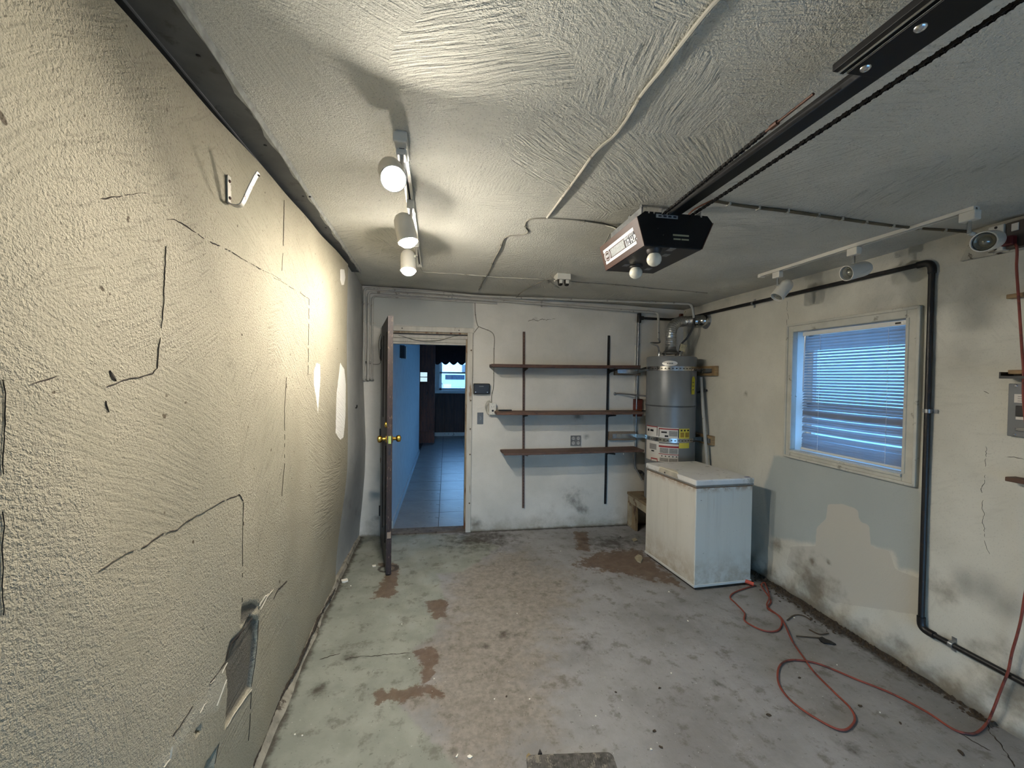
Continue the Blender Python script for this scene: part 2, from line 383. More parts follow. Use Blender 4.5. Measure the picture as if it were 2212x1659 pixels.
FLOOR = grid('floor', steps(-.86, 2.60, .011), steps(Y0-.05, 1.2, .12, 4.22, .011), lambda x, y: (x, y, 0*x), m_floor, floor_mask); tag(FLOOR, kind='structure')

# ---- ceiling
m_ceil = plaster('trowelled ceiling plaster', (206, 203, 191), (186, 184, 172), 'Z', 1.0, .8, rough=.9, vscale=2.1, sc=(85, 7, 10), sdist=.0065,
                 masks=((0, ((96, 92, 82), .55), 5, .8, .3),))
def ceil_mask(x, y): return (np.clip(.75-np.abs(y-D)/.25, 0, 1),)  # ceiling darker towards the back wall
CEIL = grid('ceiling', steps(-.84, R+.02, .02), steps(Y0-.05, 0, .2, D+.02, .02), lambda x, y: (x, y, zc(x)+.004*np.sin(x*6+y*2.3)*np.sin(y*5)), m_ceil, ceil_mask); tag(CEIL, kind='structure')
slab = MB().box((-1.1, Y0-.2, 2.49), (R+.3, D+.2, 2.62)).build('ceiling_slab', m_ceil, CEIL)

# ---- left wall
HOLE = px2(lw, (1, 2), (544.7, 1330), (558, 1339), (553, 1417), (543, 1484), (507, 1540), (487, 1572), (493, 1492), (487, 1427), (496, 1391), (519, 1366))
HOLE2 = px2(lw, (1, 2), (524, 1310), (548, 1302), (560, 1310), (540, 1335), (522, 1350))
HOLE3 = px2(lw, (1, 2), (421, 1580), (434, 1566), (433, 1580), (424, 1590))
HOLE4 = px2(lw, (1, 2), (474, 1607), (462, 1650), (458, 1690), (430, 1690), (445, 1650))
SPACK = [px2(lw, (1, 2), *q) for q in (
    [(678, 800), (684, 785), (691, 786), (692, 815), (690, 850), (687, 892), (683, 860), (678, 830)],
    [(727, 850), (733, 800), (735, 784), (744, 798), (747, 830), (746, 900), (742, 945), (735, 950), (725, 935)],
    [(735, 582), (744, 582), (746, 600), (743, 615), (738, 616), (735, 605)])]
SMUDGE = [px2(lw, (1, 2), *q) for q in (
    [(260, 1160), (330, 1110), (390, 1105), (400, 1130), (330, 1150), (270, 1180)],
    [(560, 1150), (640, 1120), (660, 1130), (600, 1165), (560, 1175)],
    [(525, 1302), (560, 1300), (556, 1335), (524, 1400)],
    [(640, 880), (655, 1000), (650, 1070), (630, 1060), (636, 960)],
    [(700, 850), (750, 880), (750, 1180), (690, 1250), (700, 1060)])]
TORN = px2(lw, (1, 2), (475, 1450), (492, 1470), (470, 1530), (440, 1545), (418, 1560), (380, 1620), (350, 1659), (330, 1659), (362, 1625), (400, 1560), (455, 1480))
def wl_depth(y, z):
    d = .018*mk(sdpoly(y, z, HOLE), .003) + .05*(mk(sdpoly(y, z, HOLE3), .006) > .5) + .05*(mk(sdpoly(y, z, HOLE4), .006) > .5) + .012*mk(sdpoly(y, z, HOLE2), .01)
    return d - .002*mk(sdpoly(y, z, TORN), .03)
def wl_mask(y, z):
    s_ = np.zeros_like(y)
    for q in SPACK: s_ = np.maximum(s_, mk(sdpoly(y, z, q), .02))
    g = np.zeros_like(y)
    for q in SMUDGE: g = np.maximum(g, .75*mk(sdpoly(y, z, q), .15))
    g = np.maximum(g, .5*(1-smooth(0, .4, z)))
    d = np.maximum(mk(sdpoly(y, z, HOLE), .012), mk(sdpoly(y, z, HOLE2), .02)); t = mk(sdpoly(y, z, TORN), .05)
    return s_, g, d, t
m_wl = plaster('trowelled wall plaster', (170, 162, 141), (153, 146, 126), 'X', .9, .9, vscale=1.8, sc=(12, 85, 8), sdist=.0062,
               masks=((1, ((120, 112, 94), .40), 3, .5, .5), (0, (232, 228, 218), 40, .5, .06), (2, (104, 99, 88), 25, .3, .1), (3, ((186, 180, 162), .45), 20, .9, .2)), speck=((92, 82, 66), 24, .71))
WL = grid('wall_left', steps(Y0, .7, .2, 1.0, .009, 1.75, .0045, 3.25, .009), steps(0, .55, .0045, 2.425, .009), lambda y, z: (xw(y, z)-wl_depth(y, z), y, z), m_wl, wl_mask); tag(WL, kind='structure')
# square end of the plaster coat and the bare concrete behind it, back to the corner
m_rec = plaster('grey painted concrete', (182, 182, 176), (160, 160, 155), 'X', .25, .4, vscale=2.5, masks=((0, ((70, 70, 68), .6), 6, .9, .3),))
CZ = np.array([0, .012, .181, .364, .638, .958, 1.55, 2.09, 2.5]); CX = np.array([-.836, -.834, -.823, -.806, -.786, -.780, -.806, -.816, -.825])
def xr(y, z):
    t = np.clip((y-3.25)/.95, 0, 1); return (np.interp(z, CZ, CX))*t + (xw(3.25, z)-.022)*(1-t)
REC = grid('wall_left_end', steps(3.252, D+.01, .02), steps(0, 2.47, .02), lambda y, z: (xr(y, z), y, z), m_rec, lambda y, z: (np.clip(.6-np.abs(z-.35+.5*(y-3.9))/.3, 0, 1)*.7,)); tag(REC, kind='structure')
zz = np.linspace(0, 2.425, 60); e = MB()
e.add([(float(xw(3.25, q)), 3.25, q) for q in zz]+[(float(xw(3.25, q))-.06, 3.256, q) for q in zz], [(i, i+1, 61+i, 60+i) for i in range(59)])
e.build('plaster_edge', m_wl, WL)
MB().box((-1.1, Y0-.2, -.1), (-.87, D+.2, 2.6)).build('wall_backing', m_rec, WL)
CR = [([(613, 432), (612, 520), (607, 604)], .0013), ([(607, 604), (560, 580), (500, 545), (440, 515), (395, 485), (375, 474), (360, 476), (357, 560), (350, 690), (338, 796)], .0014),
      ([(338, 796), (329, 807), (274, 821), (228, 834)], .0012), ([(122, 813), (65, 832)], .0015), ([(3, 820), (7, 850), (5, 960), (3, 1080), (5, 1130), (2, 1200), (4, 1330)], .0010),
      ([(618, 815), (614, 887), (614, 954), (614, 1001), (608, 1072)], .0011), ([(591, 600), (605, 606), (650, 634), (667, 646), (666, 726), (665, 809), (709, 811)], .0013),
      ([(525, 1085), (524, 1148), (523, 1233), (523, 1300)], .0012), ([(525, 1083), (517, 1067), (468, 1089), (405, 1125), (384, 1142), (350, 1153), (314, 1182), (280, 1192), (211, 1235)], .0013),
      ([(236, 800), (240, 811), (249, 824)], .0055), ([(227, 866), (233, 891)], .0030), ([(545, 1335), (519, 1368), (497, 1393), (487, 1428)], .0060), ([(558, 1340), (556, 1380), (549, 1440), (542, 1484)], .0032),
      ([(416, 1525), (388, 1570), (371, 1592)], .0028), ([(620, 1255), (600, 1275), (590, 1295)], .0030), ([(542, 1495), (540, 1550), (536, 1600)], .0018), ([(451, 1479), (466, 1460), (487, 1430)], .0035),
      ([(215, 428), (290, 421), (318, 416)], .0013), ([(472, 1608), (463, 1650)], .004)]
for i, (q, hw) in enumerate(CR): ribbon('crack', [lw(s_) for s_ in q], hw, (1, 0, 0), m_crack, WL, seed=i+3, lift=.0025, gaps=(.22 if hw < .0022 else 0))
for i, (q, hw) in enumerate((([(559, 1310), (572, 1290), (580, 1283)], .006), ([(467, 1525), (480, 1490), (488, 1468)], .004), ([(489, 1570), (505, 1541), (525, 1512), (543, 1488)], .0028), ([(562, 1318), (575, 1292), (590, 1272)], .0022), ([(478, 1455), (490, 1432)], .0035), ([(352, 1659), (366, 1640), (372, 1612)], .006), ([(430, 1540), (440, 1522), (446, 1516)], .002), ([(452, 1478), (462, 1470)], .004))):
    ribbon('torn_paper_edge', [lw(s_) for s_ in q], hw, (1, 0, 0), M('torn plaster edge', (186, 178, 160), .8), WL, seed=40+i, lift=.004)
# rough concrete fillet where the left wall meets the floor
ys = np.linspace(1.0, 4.17, 90); e = MB(); vs = []; fs = []
for i, y in enumerate(ys):
    x0 = float(np.interp(y, FY, FX)); a = .030+.005*math.sin(i*.45)+random.uniform(-.002, .002); a *= .55+.45*min(1, max(0, (3.6-y)))
    hh = .030+.004*math.sin(i*.7)
    vs += [(x0-.02, y, hh), (x0+.004, y, hh*.9), (x0+a*.5, y, hh*.38+random.uniform(0, .004)), (x0+a, y, -.002)]
for i in range(len(ys)-1):
    for k in range(3): fs.append((4*i+k, 4*i+k+1, 4*i+5+k, 4*i+4+k))
e.add(vs, fs); tag(e.build('trim_1', M('concrete fillet', (140, 134, 120), .9, var=.25, scale=14, bump=.8, dirt=((74, 66, 54), .3, 16)), None, True), kind='structure')
for q, hw in (([(724, 1272), (690, 1330), (655, 1410), (628, 1470)], .006), ([(640, 1440), (600, 1520), (560, 1610), (545, 1659)], .005)):
    ribbon('crack', [fl(s_, .03)+np.array([.004, 0, .004]) for s_ in q], hw, (.7, 0, .7), m_crack, WL, seed=77, lift=.004)

# ---- back wall (door opening)
DX0, DX1, DZ = -.586, .252, 2.056
m_wb = plaster('off white back wall', (208, 204, 194), (190, 187, 177), 'Y', .15, .3, vscale=2.2, sc=(40, 8, 12), sdist=.0035,
               masks=((0, ((146, 152, 150), .6), 5, .6, .25), (1, ((74, 70, 62), .75), 9, 1.1, .3), (2, ((120, 108, 84), .6), 6, 1.0, .3)))
PATCH = px2(bk, (0, 2), (786, 640), (1022, 652), (1024, 712), (860, 702), (830, 712), (790, 700))
def wb_mask(x, z):
    a = mk(sdpoly(x, z, PATCH), .03)
    s_ = np.zeros_like(x)
    for q, rad, am in (((1245, 1085), .12, .62), ((1255, 1100), .07, .66), ((1247, 898), .05, .8), ((1268, 943), .03, .8), ((1155, 690), .05, .50), ((1030, 1130), .08, .6), ((1240, 1075), .2, .5), ((815, 1120), .06, .6)):
        c_ = bk(q); s_ = np.maximum(s_, np.clip(am-np.hypot(x-c_[0], (z-c_[2])*1.3)/(3*rad), 0, 1))
    s_ = np.maximum(s_, np.clip(.72-z/.05, 0, 1))
    return a, s_, np.clip(.62-z/.5, 0, 1)
WB = grid('wall_back', sorted(set(steps(-.86, R+.02, .02)+[DX0, DX1])), sorted(set(steps(0, 2.47, .02)+[DZ])), lambda x, z: (x, D+0*x, z), m_wb, wb_mask, kill=lambda x, z: (x > DX0) & (x < DX1) & (z < DZ)); tag(WB, kind='structure')
MB().box((-1.1, D+.012, -.1), (DX0, D+.15, 2.6)).box((DX1, D+.012, -.1), (R+.3, D+.15, 2.6)).box((DX0, D+.012, DZ), (DX1, D+.15, 2.6)).build('wall_core', m_wb, WB)
ribbon('crack', [bk(q) for q in ((1140, 693), (1155, 690), (1165, 692), (1200, 689))], .0022, (0, -1, 0), M('faint crack', (110, 106, 96), .9), WB, jit=.006, seed=5)

# ---- right wall (window opening)
WY0, WY1, WZ0, WZ1 = 1.948, 2.716, 1.080, 1.963
m_wr = plaster('off white right wall', (206, 203, 190), (190, 187, 174), 'X', .3, .28, vscale=2.0, sc=(12, 40, 8), sdist=.004,
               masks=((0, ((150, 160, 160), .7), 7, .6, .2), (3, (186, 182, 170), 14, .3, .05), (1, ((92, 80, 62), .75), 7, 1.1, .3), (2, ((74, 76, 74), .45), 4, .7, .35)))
TEAL = px2(rt, (1, 2), (1672, 985), (1700, 985), (1990, 1055), (1995, 1240), (1940, 1230), (1930, 1190), (1880, 1180), (1800, 1160), (1760, 1175), (1700, 1165), (1665, 1160), (1650, 1050))
PATCH2 = px2(rt, (1, 2), (1788, 1090), (1820, 1088), (1855, 1102), (1856, 1125), (1878, 1135), (1882, 1182), (1920, 1190), (1935, 1232), (1990, 1250), (1990, 1330), (1800, 1300), (1700, 1220), (1710, 1180), (1762, 1180), (1764, 1140), (1785, 1120))
def wr_mask(y, z):
    a = mk(sdpoly(y, z, TEAL), .05)
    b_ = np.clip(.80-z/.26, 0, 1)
    for q, rad, am in (((1760, 1270), .16, .75), ((1740, 1250), .1, .7), ((1680, 1180), .05, .75), ((1755, 1212), .02, .9), ((1790, 1215), .015, .9), ((2190, 1500), .16, .7), ((1740, 855), .02, .6), ((1610, 850), .03, .52), ((2050, 1390), .05, .6), ((2040, 1280), .1, .55)):
        c_ = rt(q); b_ = np.maximum(b_, np.clip(am-np.hypot(y-c_[1], z-c_[2])/(3*rad), 0, 1))
    g = np.zeros_like(y)
    for q, rad, am in (((1800, 620), .2, .6), ((1900, 640), .2, .65), ((2090, 1260), .06, .8), ((2130, 1275), .06, .8), ((2170, 1310), .07, .75), ((2110, 620), .3, .55), ((2080, 760), .2, .5), ((1500, 730), .12, .7)):
        c_ = rt(q); g = np.maximum(g, np.clip(am-np.hypot(y-c_[1], z-c_[2])/(3*rad), 0, 1))
    g = np.maximum(g, np.clip(.6-np.abs(z-2.35)/.3, 0, 1))  # wall darker towards its top
    return a, b_, g, mk(sdpoly(y, z, PATCH2), .03)
def wr_pos(y, z):
    k = 1-smooth(0, .35, z); return R-.012*k*(1+np.sin(y*9)*.5)-.006*k*np.sin(y*31+z*20)+.003*np.sin(y*4)*np.sin(z*5), y, z
WR = grid('wall_right', sorted(set(steps(Y0, 1.2, .2, D+.02, .02)+[WY0, WY1])), sorted(set(steps(0, 2.40, .02)+[WZ0, WZ1])), wr_pos, m_wr, wr_mask, kill=lambda y, z: (y > WY0) & (y < WY1) & (z > WZ0) & (z < WZ1)); tag(WR, kind='structure')
xr0, xr1 = R+.012, R+.17
gp0 = .0125; MB().box((xr0, Y0-.2, -.1), (xr1, WY0-gp0, 2.6)).box((xr0, WY1+gp0, -.1), (xr1, D+.2, 2.6)).box((xr0, WY0-gp0, -.1), (xr1, WY1+gp0, WZ0-gp0)).box((xr0, WY0-gp0, WZ1+gp0), (xr1, WY1+gp0, 2.6)).build('wall_core', m_wr, WR)
for i, q in enumerate(([(1700, 690), (1702, 720)], [(1700, 650), (1702, 690)], [(2132, 965), (2126, 1040), (2120, 1090), (2128, 1160), (2135, 1200)], [(2132, 980), (2170, 986), (2212, 993)], [(1932, 1045), (1930, 1080), (1926, 1130)])):
    ribbon('crack', [rt(s_) for s_ in q], .0010, (-1, 0, 0), M('faint crack', (110, 106, 96), .9), WR, jit=.004, seed=60+i, lift=.002, gaps=.3)
m_mark = M('dark scuff', (84, 82, 76), .9)
for q in (([(1696, 853), (1701, 853)], .004), ([(1706, 853), (1710, 854)], .003), ([(1718, 855), (1722, 856)], .003), ([(2126, 845), (2138, 848)], .003)): ribbon('scuff_mark', [rt(s_) for s_ in q[0]], q[1], (-1, 0, 0), m_mark, WR, jit=.004, seed=9, lift=.004)

# ---- behind the camera: front wall, header lowered to cut daylight; raised garage door
FWALL = MB().box((-1.1, Y0-.2, -.1), (-.55, Y0, 2.6)).box((2.35, Y0-.2, -.1), (R+.3, Y0, 2.6)).box((-.55, Y0-.2, 1.10), (2.35, Y0, 2.6)).build('wall_front', m_wb); tag(FWALL, kind='structure')
gd = thing('door_2', (.9, -1.3, 2.12), 'raised sectional garage door lying overhead behind the photographer', 'garage door', kind='structure')
for k in range(4): MB().box((-.55, -2.30+k*.535, 2.10), (2.35, -2.30+k*.535+.525, 2.14)).build('door_panel', m_white, gd, bevel=.006)
dw = MB().box((-8, -14, -.16), (9, Y0+.0, -.02)).build('ground_driveway', M('driveway concrete', (150, 148, 142), .9, var=.1, scale=2)); tag(dw, kind='structure')

# ================================================================== DOOR AND FRAME
DL = 'door_1'
dr = thing(DL, (-.592, 4.165, 0), 'open dark brown hinged door with brass knobs, seen nearly edge on', 'door', kind='structure')
hx = np.array([-.592, 4.175]); fx_ = np.array([-.420, 3.354]); dv = (fx_-hx); Ld = np.linalg.norm(dv); dv /= Ld; nv = np.array([-dv[1], dv[0]])   # nv: towards +x side
if nv[0] < 0: nv = -nv
def dpt(u, s_, z): q = hx+dv*u-nv*s_; return (q[0], q[1], z)      # u along the slab, s_ towards the left wall
m_dface = M('dark varnished door face', (30, 21, 17), .45, var=.35, scale=3, stretch=(20, 20, 2))
m_dedge = M('brown door edge', (48, 33, 26), .55, var=.25, scale=6, stretch=(10, 10, 2), dirt=((140, 118, 98), .1, 12))
def slabbox(mb, u0, u1, s0, s1, z0, z1):
    a = [dpt(u0, s0, z0), dpt(u1, s0, z0), dpt(u1, s1, z0), dpt(u0, s1, z0)]; return mb.prism(a, (0, 0, z1-z0))
slabbox(MB(), 0, Ld-.003, 0, .04, .012, 2.066).build('slab', m_dface, dr)
slabbox(MB(), Ld-.003, Ld, .001, .041, .012, 2.066).build('edge_strip', m_dedge, dr)
for (u0, u1, z0, z1) in ((.10, .36, 1.22, 1.95), (.46, .72, 1.22, 1.95), (.10, .36, .22, 1.02), (.46, .72, .22, 1.02)):
    f_ = slabbox(MB(), u0, u1, .04, .046, z0, z1).build('panel', m_dface, dr, bevel=.004)
for s_, sg in ((.04, 1), (0.0, -1)):
    o = np.array(dpt(Ld-.06, s_, 1.085)); ax = np.array([-nv[0]*sg, -nv[1]*sg, 0])
    MB().lathe(o, ax, [(0, .033), (.006, .032), (.010, .014), (.032, .012), (.038, .024), (.052, .029), (.066, .026), (.072, .012), (.073, .001)], 22).build('door_knob', m_brass, dr, True)
MB().lathe(dpt(Ld-.06, .04, 1.20), (-nv[0], -nv[1], 0), [(0, .026), (.010, .025), (.016, .014), (.02, .002)], 18).build('deadbolt', m_brass, dr, True)
a = [dpt(Ld+.0005, .010, 1.055), dpt(Ld+.0005, .031, 1.055), dpt(Ld+.0025, .031, 1.055), dpt(Ld+.0025, .010, 1.055)]
MB().prism(a, (0, 0, .06)).build('latch_plate', m_brass, dr)
a = [dpt(Ld+.0005, .012, .965), dpt(Ld+.0005, .029, .965), dpt(Ld+.0025, .029, .965), dpt(Ld+.0025, .012, .965)]
MB().prism(a, (0, 0, .055)).build('strike_hole', m_black, dr)
a = [dpt(Ld+.0005, .006, .30), dpt(Ld+.0005, .035, .30), dpt(Ld+.002, .035, .30), dpt(Ld+.002, .006, .30)]
MB().prism(a, (0, 0, .05)).build('worn_patch', M('bare wood wear', (150, 132, 115), .7), dr)
for z in (1.80, 1.02, .26):
    MB().cyl(dpt(-.008, .045, z-.05), dpt(-.008, .045, z+.05), .008).prism([dpt(-.008, .038, z-.045), dpt(.03, .038, z-.045), dpt(.03, .043, z-.045), dpt(-.008, .043, z-.045)], (0, 0, .09)).build('hinge', m_black, dr, True)
# casing and jambs
m_frame = M('chipped cream door frame', (186, 181, 168), .6, var=.1, scale=6, dirt=((128, 104, 78), .06, 8), stretch=(3, 3, .5))
m_jamb = M('weathered jamb', (158, 142, 116), .65, var=.25, scale=8, dirt=((104, 66, 38), .42, 7), stretch=(4, 4, .8))
tr1 = thing('trim_2', (-.17, D, 0), 'chipped cream casing and weathered jambs around the doorway', 'door frame', kind='structure')
MB().box((-.640, D-.018, 0), (-.598, D+.01, 2.065)).build('casing_board', m_frame, tr1, bevel=.003)
MB().box((.205, D-.018, 0), (.258, D+.01, 2.035)).build('casing_board', m_frame, tr1, bevel=.003)
MB().box((-.560, D-.018, 2.035), (.270, D+.01, 2.085)).build('casing_board', m_frame, tr1, bevel=.003)
MB().box((-.586, D+.0, 0), (-.560, D+.15, 2.05)).build('jamb', m_frame, tr1)
MB().box((.222, D+.005, 0), (.252, D+.15, 2.05)).box((.192, D+.055, 0), (.222, D+.15, 2.0)).build('jamb', m_jamb, tr1, bevel=.003)
MB().box((-.56, D+.005, 2.02), (.23, D+.15, 2.056)).build('jamb', m_jamb, tr1)
for z0, z1, y0 in ((1.975, 2.012, .045), (1.935, 1.978, .060), (1.915, 1.938, .075)): MB().box((-.56, D+y0, z0), (.22, D+.15, z1)).build('stop_strip', m_frame, tr1, bevel=.003)
MB().box((-.52, D+.01, 2.013), (.19, D+.03, 2.022)).build('weather_strip', M('rubber strip', (40, 34, 30), .5), tr1)

for x_, z_ in ((-.44, 2.062), (.118, 2.058)): MB().lathe((x_, D-.018, z_), (0, -1, 0), [(0, .006), (.003, .005)], 10).build('nail', m_black, tr1)
for z_ in (1.86, 1.35, 1.06, .80, .30): MB().lathe((.243, D-.018, z_), (0, -1, 0), [(0, .008), (.004, .006)], 10).build('nail', M('rusty nail', (96, 82, 66), .6, .4), tr1)
MB().box((-.56, D+.0, -.01), (.222, D+.15, .012)).build('threshold', M('worn threshold', (96, 86, 74), .8, var=.3, dirt=((60, 46, 34), .3, 20)), tr1)

# ================================================================== ROOM BEHIND THE DOORWAY
HX0, HX1, HY1, HZ = -.545, 2.5, 11.0, 2.7
m_hall = M('blue tinted room wall', (150, 158, 160), .8, var=.06)
m_panel = M('dark knotty pine', (96, 46, 28), .5, var=.4, scale=3, stretch=(8, 8, 1.2), dirt=((26, 14, 10), .25, 6))
m_panel2 = M('dark stained boards', (58, 38, 30), .55, var=.4, scale=3, stretch=(8, 8, 1.2))
wll = MB().box((HX0-.15, D+.15, 0), (HX0, 8.55, HZ)).build('wall_hall_left', m_hall); tag(wll, kind='structure')
WX0, WX1 = bk((941, 800), HY1)[0], .85
far = MB().box((-2.2, HY1, 0), (WX0, HY1+.15, HZ)).box((WX1, HY1, 0), (HX1+.3, HY1+.15, HZ)).box((WX0, HY1, 0), (WX1, HY1+.15, 1.20)).box((WX0, HY1, 2.15), (WX1, HY1+.15, HZ)).build('wall_hall_far', m_panel2); tag(far, kind='structure')
for k in range(11):
    q0 = WX0-1.0+k*.25; MB().box((q0, HY1-.012, .10), (q0+.244, HY1, 1.12 if WX0-.1 < q0 < WX1 else 2.6)).build('board', m_panel2, far, bevel=.004)
wlr = MB().box((HX1, D+.15, 0), (HX1+.15, 5.3, HZ)).box((HX1, 8.6, 0), (HX1+.15, HY1, HZ)).box((HX1, 5.3, 0), (HX1+.15, 8.6, .8)).box((HX1, 5.3, 1.95), (HX1+.15, 8.6, HZ)).build('wall_hall_right', m_hall); tag(wlr, kind='structure')
bkl = MB().box((-2.2, 8.4, 0), (HX0-.15, 8.55, HZ)).box((-2.2, 8.55, 0), (-2.05, HY1, HZ)).build('wall_hall_side', m_hall); tag(bkl, kind='structure')
hc = MB().box((-2.2, D+.15, HZ), (HX1+.3, HY1+.15, HZ+.1)).build('ceiling_hall', m_hall); tag(hc, kind='structure')
m_tile = M('grey vinyl floor tile', (118, 118, 116), .32, var=.16, scale=5, dirt=((76, 72, 66), .22, 5))
hf = MB().box((-2.2, D+.14, -.06), (HX1+.1, HY1, -.002)).build('floor_hall', M('tile joint', (66, 66, 64), .8)); tag(hf, kind='structure')
t0 = None
for i in range(5):
    for j in range(14):
        x0 = HX0+.008+i*.47; y0 = D+.16+j*.47
        if t0 is None: t0 = MB().box((0, 0, -.002), (.464, .464, .006)).build('tile', m_tile, None); o = t0
        else: o = t0.copy(); COL.objects.link(o)
        o.parent = hf; o.location = (x0, y0, random.uniform(-.001, .001))
bb = MB().box((WX0-.05, HY1-.035, 0), (HX1, HY1-.012, .10)).build('baseboard_far', m_white); tag(bb, kind='structure')
bb = MB().box((HX0, D+.15, 0), (HX0+.014, 8.55, .09)).build('baseboard_left', m_hall); tag(bb, kind='structure')
# plank door with a small four-pane light
pd = thing('door_3', (.1, 9.75, 0), 'red brown pine door with small four pane window in the room beyond', 'door', kind='structure')
px0, px1 = bk((877, 900), 9.75)[0], bk((939, 900), 9.75)[0]; lx0, lx1 = bk((899, 810), 9.75)[0], bk((923.5, 810), 9.75)[0]; lz1, lz0 = bk((910, 803.5), 9.75)[2], bk((910, 825), 9.75)[2]
e = MB(); e.box((px0, 9.75, .02), (px1, 9.80, lz0)).box((px0, 9.75, lz1), (px1, 9.80, 2.6)).box((px0, 9.75, lz0), (lx0, 9.80, lz1)).box((lx1, 9.75, lz0), (px1, 9.80, lz1)); e.build('slab', m_panel, pd)
for k in range(4): 
    q0 = px0+(px1-px0)*k/4; q1 = px0+(px1-px0)*(k+1)/4
    MB().box((q0+.004, 9.742, .30), (q1-.004, 9.75, lz0-.05)).build('plank', m_panel, pd, bevel=.003)
MB().box((px0, 9.735, .02), (px1, 9.75, .28)).build('kick_rail', m_panel, pd, bevel=.004)
m_pane_glow = M('glowing frosted pane', (190, 200, 200), .3, emit=((.30, .42, .48), .55))  # panes emit a faint blue glow in place of daylight behind them
fr = MB().box((lx0-.015, 9.738, lz0-.015), (lx0, 9.75, lz1+.015)).box((lx1, 9.738, lz0-.015), (lx1+.015, 9.75, lz1+.015)).box((lx0, 9.738, lz0-.015), (lx1, 9.75, lz0)).box((lx0, 9.738, lz1), (lx1, 9.75, lz1+.015)).build('light_frame', m_panel, pd)
mx = lx0+(lx1-lx0)*.33; mz = (lz0+lz1)/2
for a, b in (((lx0, lz0), (mx, mz)), ((mx, lz0), (lx1, mz)), ((lx0, mz), (mx, lz1)), ((mx, mz), (lx1, lz1))):
    MB().box((a[0]+.008, 9.77, a[1]+.008), (b[0]-.008, 9.776, b[1]-.008)).build('pane', m_pane_glow, pd)
MB().box((mx-.008, 9.76, lz0), (mx+.008, 9.785, lz1)).box((lx0, 9.76, mz-.008), (lx1, 9.785, mz+.008)).build('muntin', m_panel, pd)
# far window with valance
wx0, wx1 = WX0, WX1
w3 = thing('window_2', ((wx0+wx1)/2, HY1, 1.2), 'bright far window under a dark scalloped valance', 'window', kind='structure')
m_win = M('white window sash', (215, 215, 210), .45, var=.04)
e = MB(); e.box((wx0-.02, HY1-.02, 1.13), (wx1, HY1+.15, 1.20)); e.build('sill', m_win, w3, bevel=.004)
MB().box((wx0-.02, HY1-.02, 1.2), (wx0+.10, HY1+.12, 2.2)).build('jamb', m_win, w3)
for z0, z1 in ((1.20, 1.27), (1.655, 1.70), (2.08, 2.15)): MB().box((wx0+.10, HY1+.06, z0), (wx1, HY1+.10, z1)).build('sash_rail', m_win, w3)
MB().box((wx0+.10, HY1+.06, 1.2), (wx0+.16, HY1+.10, 2.15)).build('sash_stile', m_win, w3)
MB().box((wx0+.12, HY1+.075, 1.2), (wx1, HY1+.08, 2.15)).build('pane', m_glass, w3)
vz = bk((970, 782), HY1-.1)[2]
va = thing('valance', ((wx0+wx1)/2, HY1-.1, vz), 'dark scalloped valance hanging over the far window', 'valance')
pts = [(wx0-.06, HY1-.10, 2.62)]; sw = .21; x = wx0-.06; k = 0
while x < wx1+.2:
    for t in np.linspace(0, 1, 9)[:-1]: pts.append((x+sw*t, HY1-.10, vz-.075*math.sin(math.pi*t)))
    x += sw
pts.append((x, HY1-.10, vz)); pts.append((x, HY1-.10, 2.62))
MB().prism(pts, (0, .02, 0)).build('cloth', M('dark valance cloth', (32, 22, 22), .9, var=.3), va)
MB().cyl((wx0-.1, HY1-.05, 2.6), (wx1+.2, HY1-.05, 2.6), .012).build('rod', m_black, va)
# louvred vent on the left wall of that room
q = bk((862, 746), 5.05); vt = thing('wall_vent', (HX0, 5.1, 1.85), 'small dark louvred vent high on the blue wall beyond the doorway', 'vent')
for k in range(3):
    MB().prism([(HX0, 4.95+k*.13, 1.80), (HX0+.05, 4.99+k*.13, 1.80), (HX0+.05, 5.02+k*.13, 1.80), (HX0, 4.98+k*.13, 1.80)], (0, 0, .15)).build('louvre', m_black if k < 2 else m_white, vt)
# street outside the far window
m_lawn = M('hedge leaves', (120, 150, 120), .9, var=.5, scale=3, bump=1, bscale=8)
g = MB().box((-30, 11.3, -.5), (40, 90, .5)).build('ground_street', M('street asphalt', (120, 122, 122), .9, var=.1)); tag(g, kind='structure')
hd = thing('hedge', (3, 42, .5), 'leafy hedge across the street, seen through the far window', 'hedge'); e = MB()
for k in range(160):
    o = (random.uniform(-4, 14), 42+random.uniform(-.6, .6), random.uniform(.6, 1.5)); e.lathe(o, (random.random(), random.random(), 1), [(-.35, .02), (0, random.uniform(.2, .4)), (.35, .02)], 6)
tag(e.build('foliage', m_lawn, hd), kind='stuff')
wv = MB().box((-6, 38, .5), (16, 38.6, 1.25)).build('street_wall', M('pale street wall', (225, 225, 215), .8)); tag(wv, 'low pale wall along the far side of the street outside', 'wall')
hs = thing('house', (4, 55, .5), 'house across the street seen through the top of the far window', 'house')
MB().box((-4, 55, .5), (14, 63, 4.2)).build('wall', M('house wall', (215, 218, 220), .8), hs)
MB().prism([(-4.6, 54.4, 4.2), (14.6, 54.4, 4.2), (14.6, 59, 6.6), (-4.6, 59, 6.6)], (0, .2, .2)).build('roof', M('house roof', (86, 84, 84), .8), hs)
for k in range(4): MB().box((-2+k*4, 54.93, 1.9), (-.6+k*4, 55, 3.1)).build('window', M('house glass', (60, 66, 74), .1), hs)
car = thing('car', (3.2, 31, .5), 'parked blue grey car outside the far window', 'car')
m_car = M('car paint', (160, 175, 190), .3, var=.05); cx0 = bk((944, 830), 31)[0]
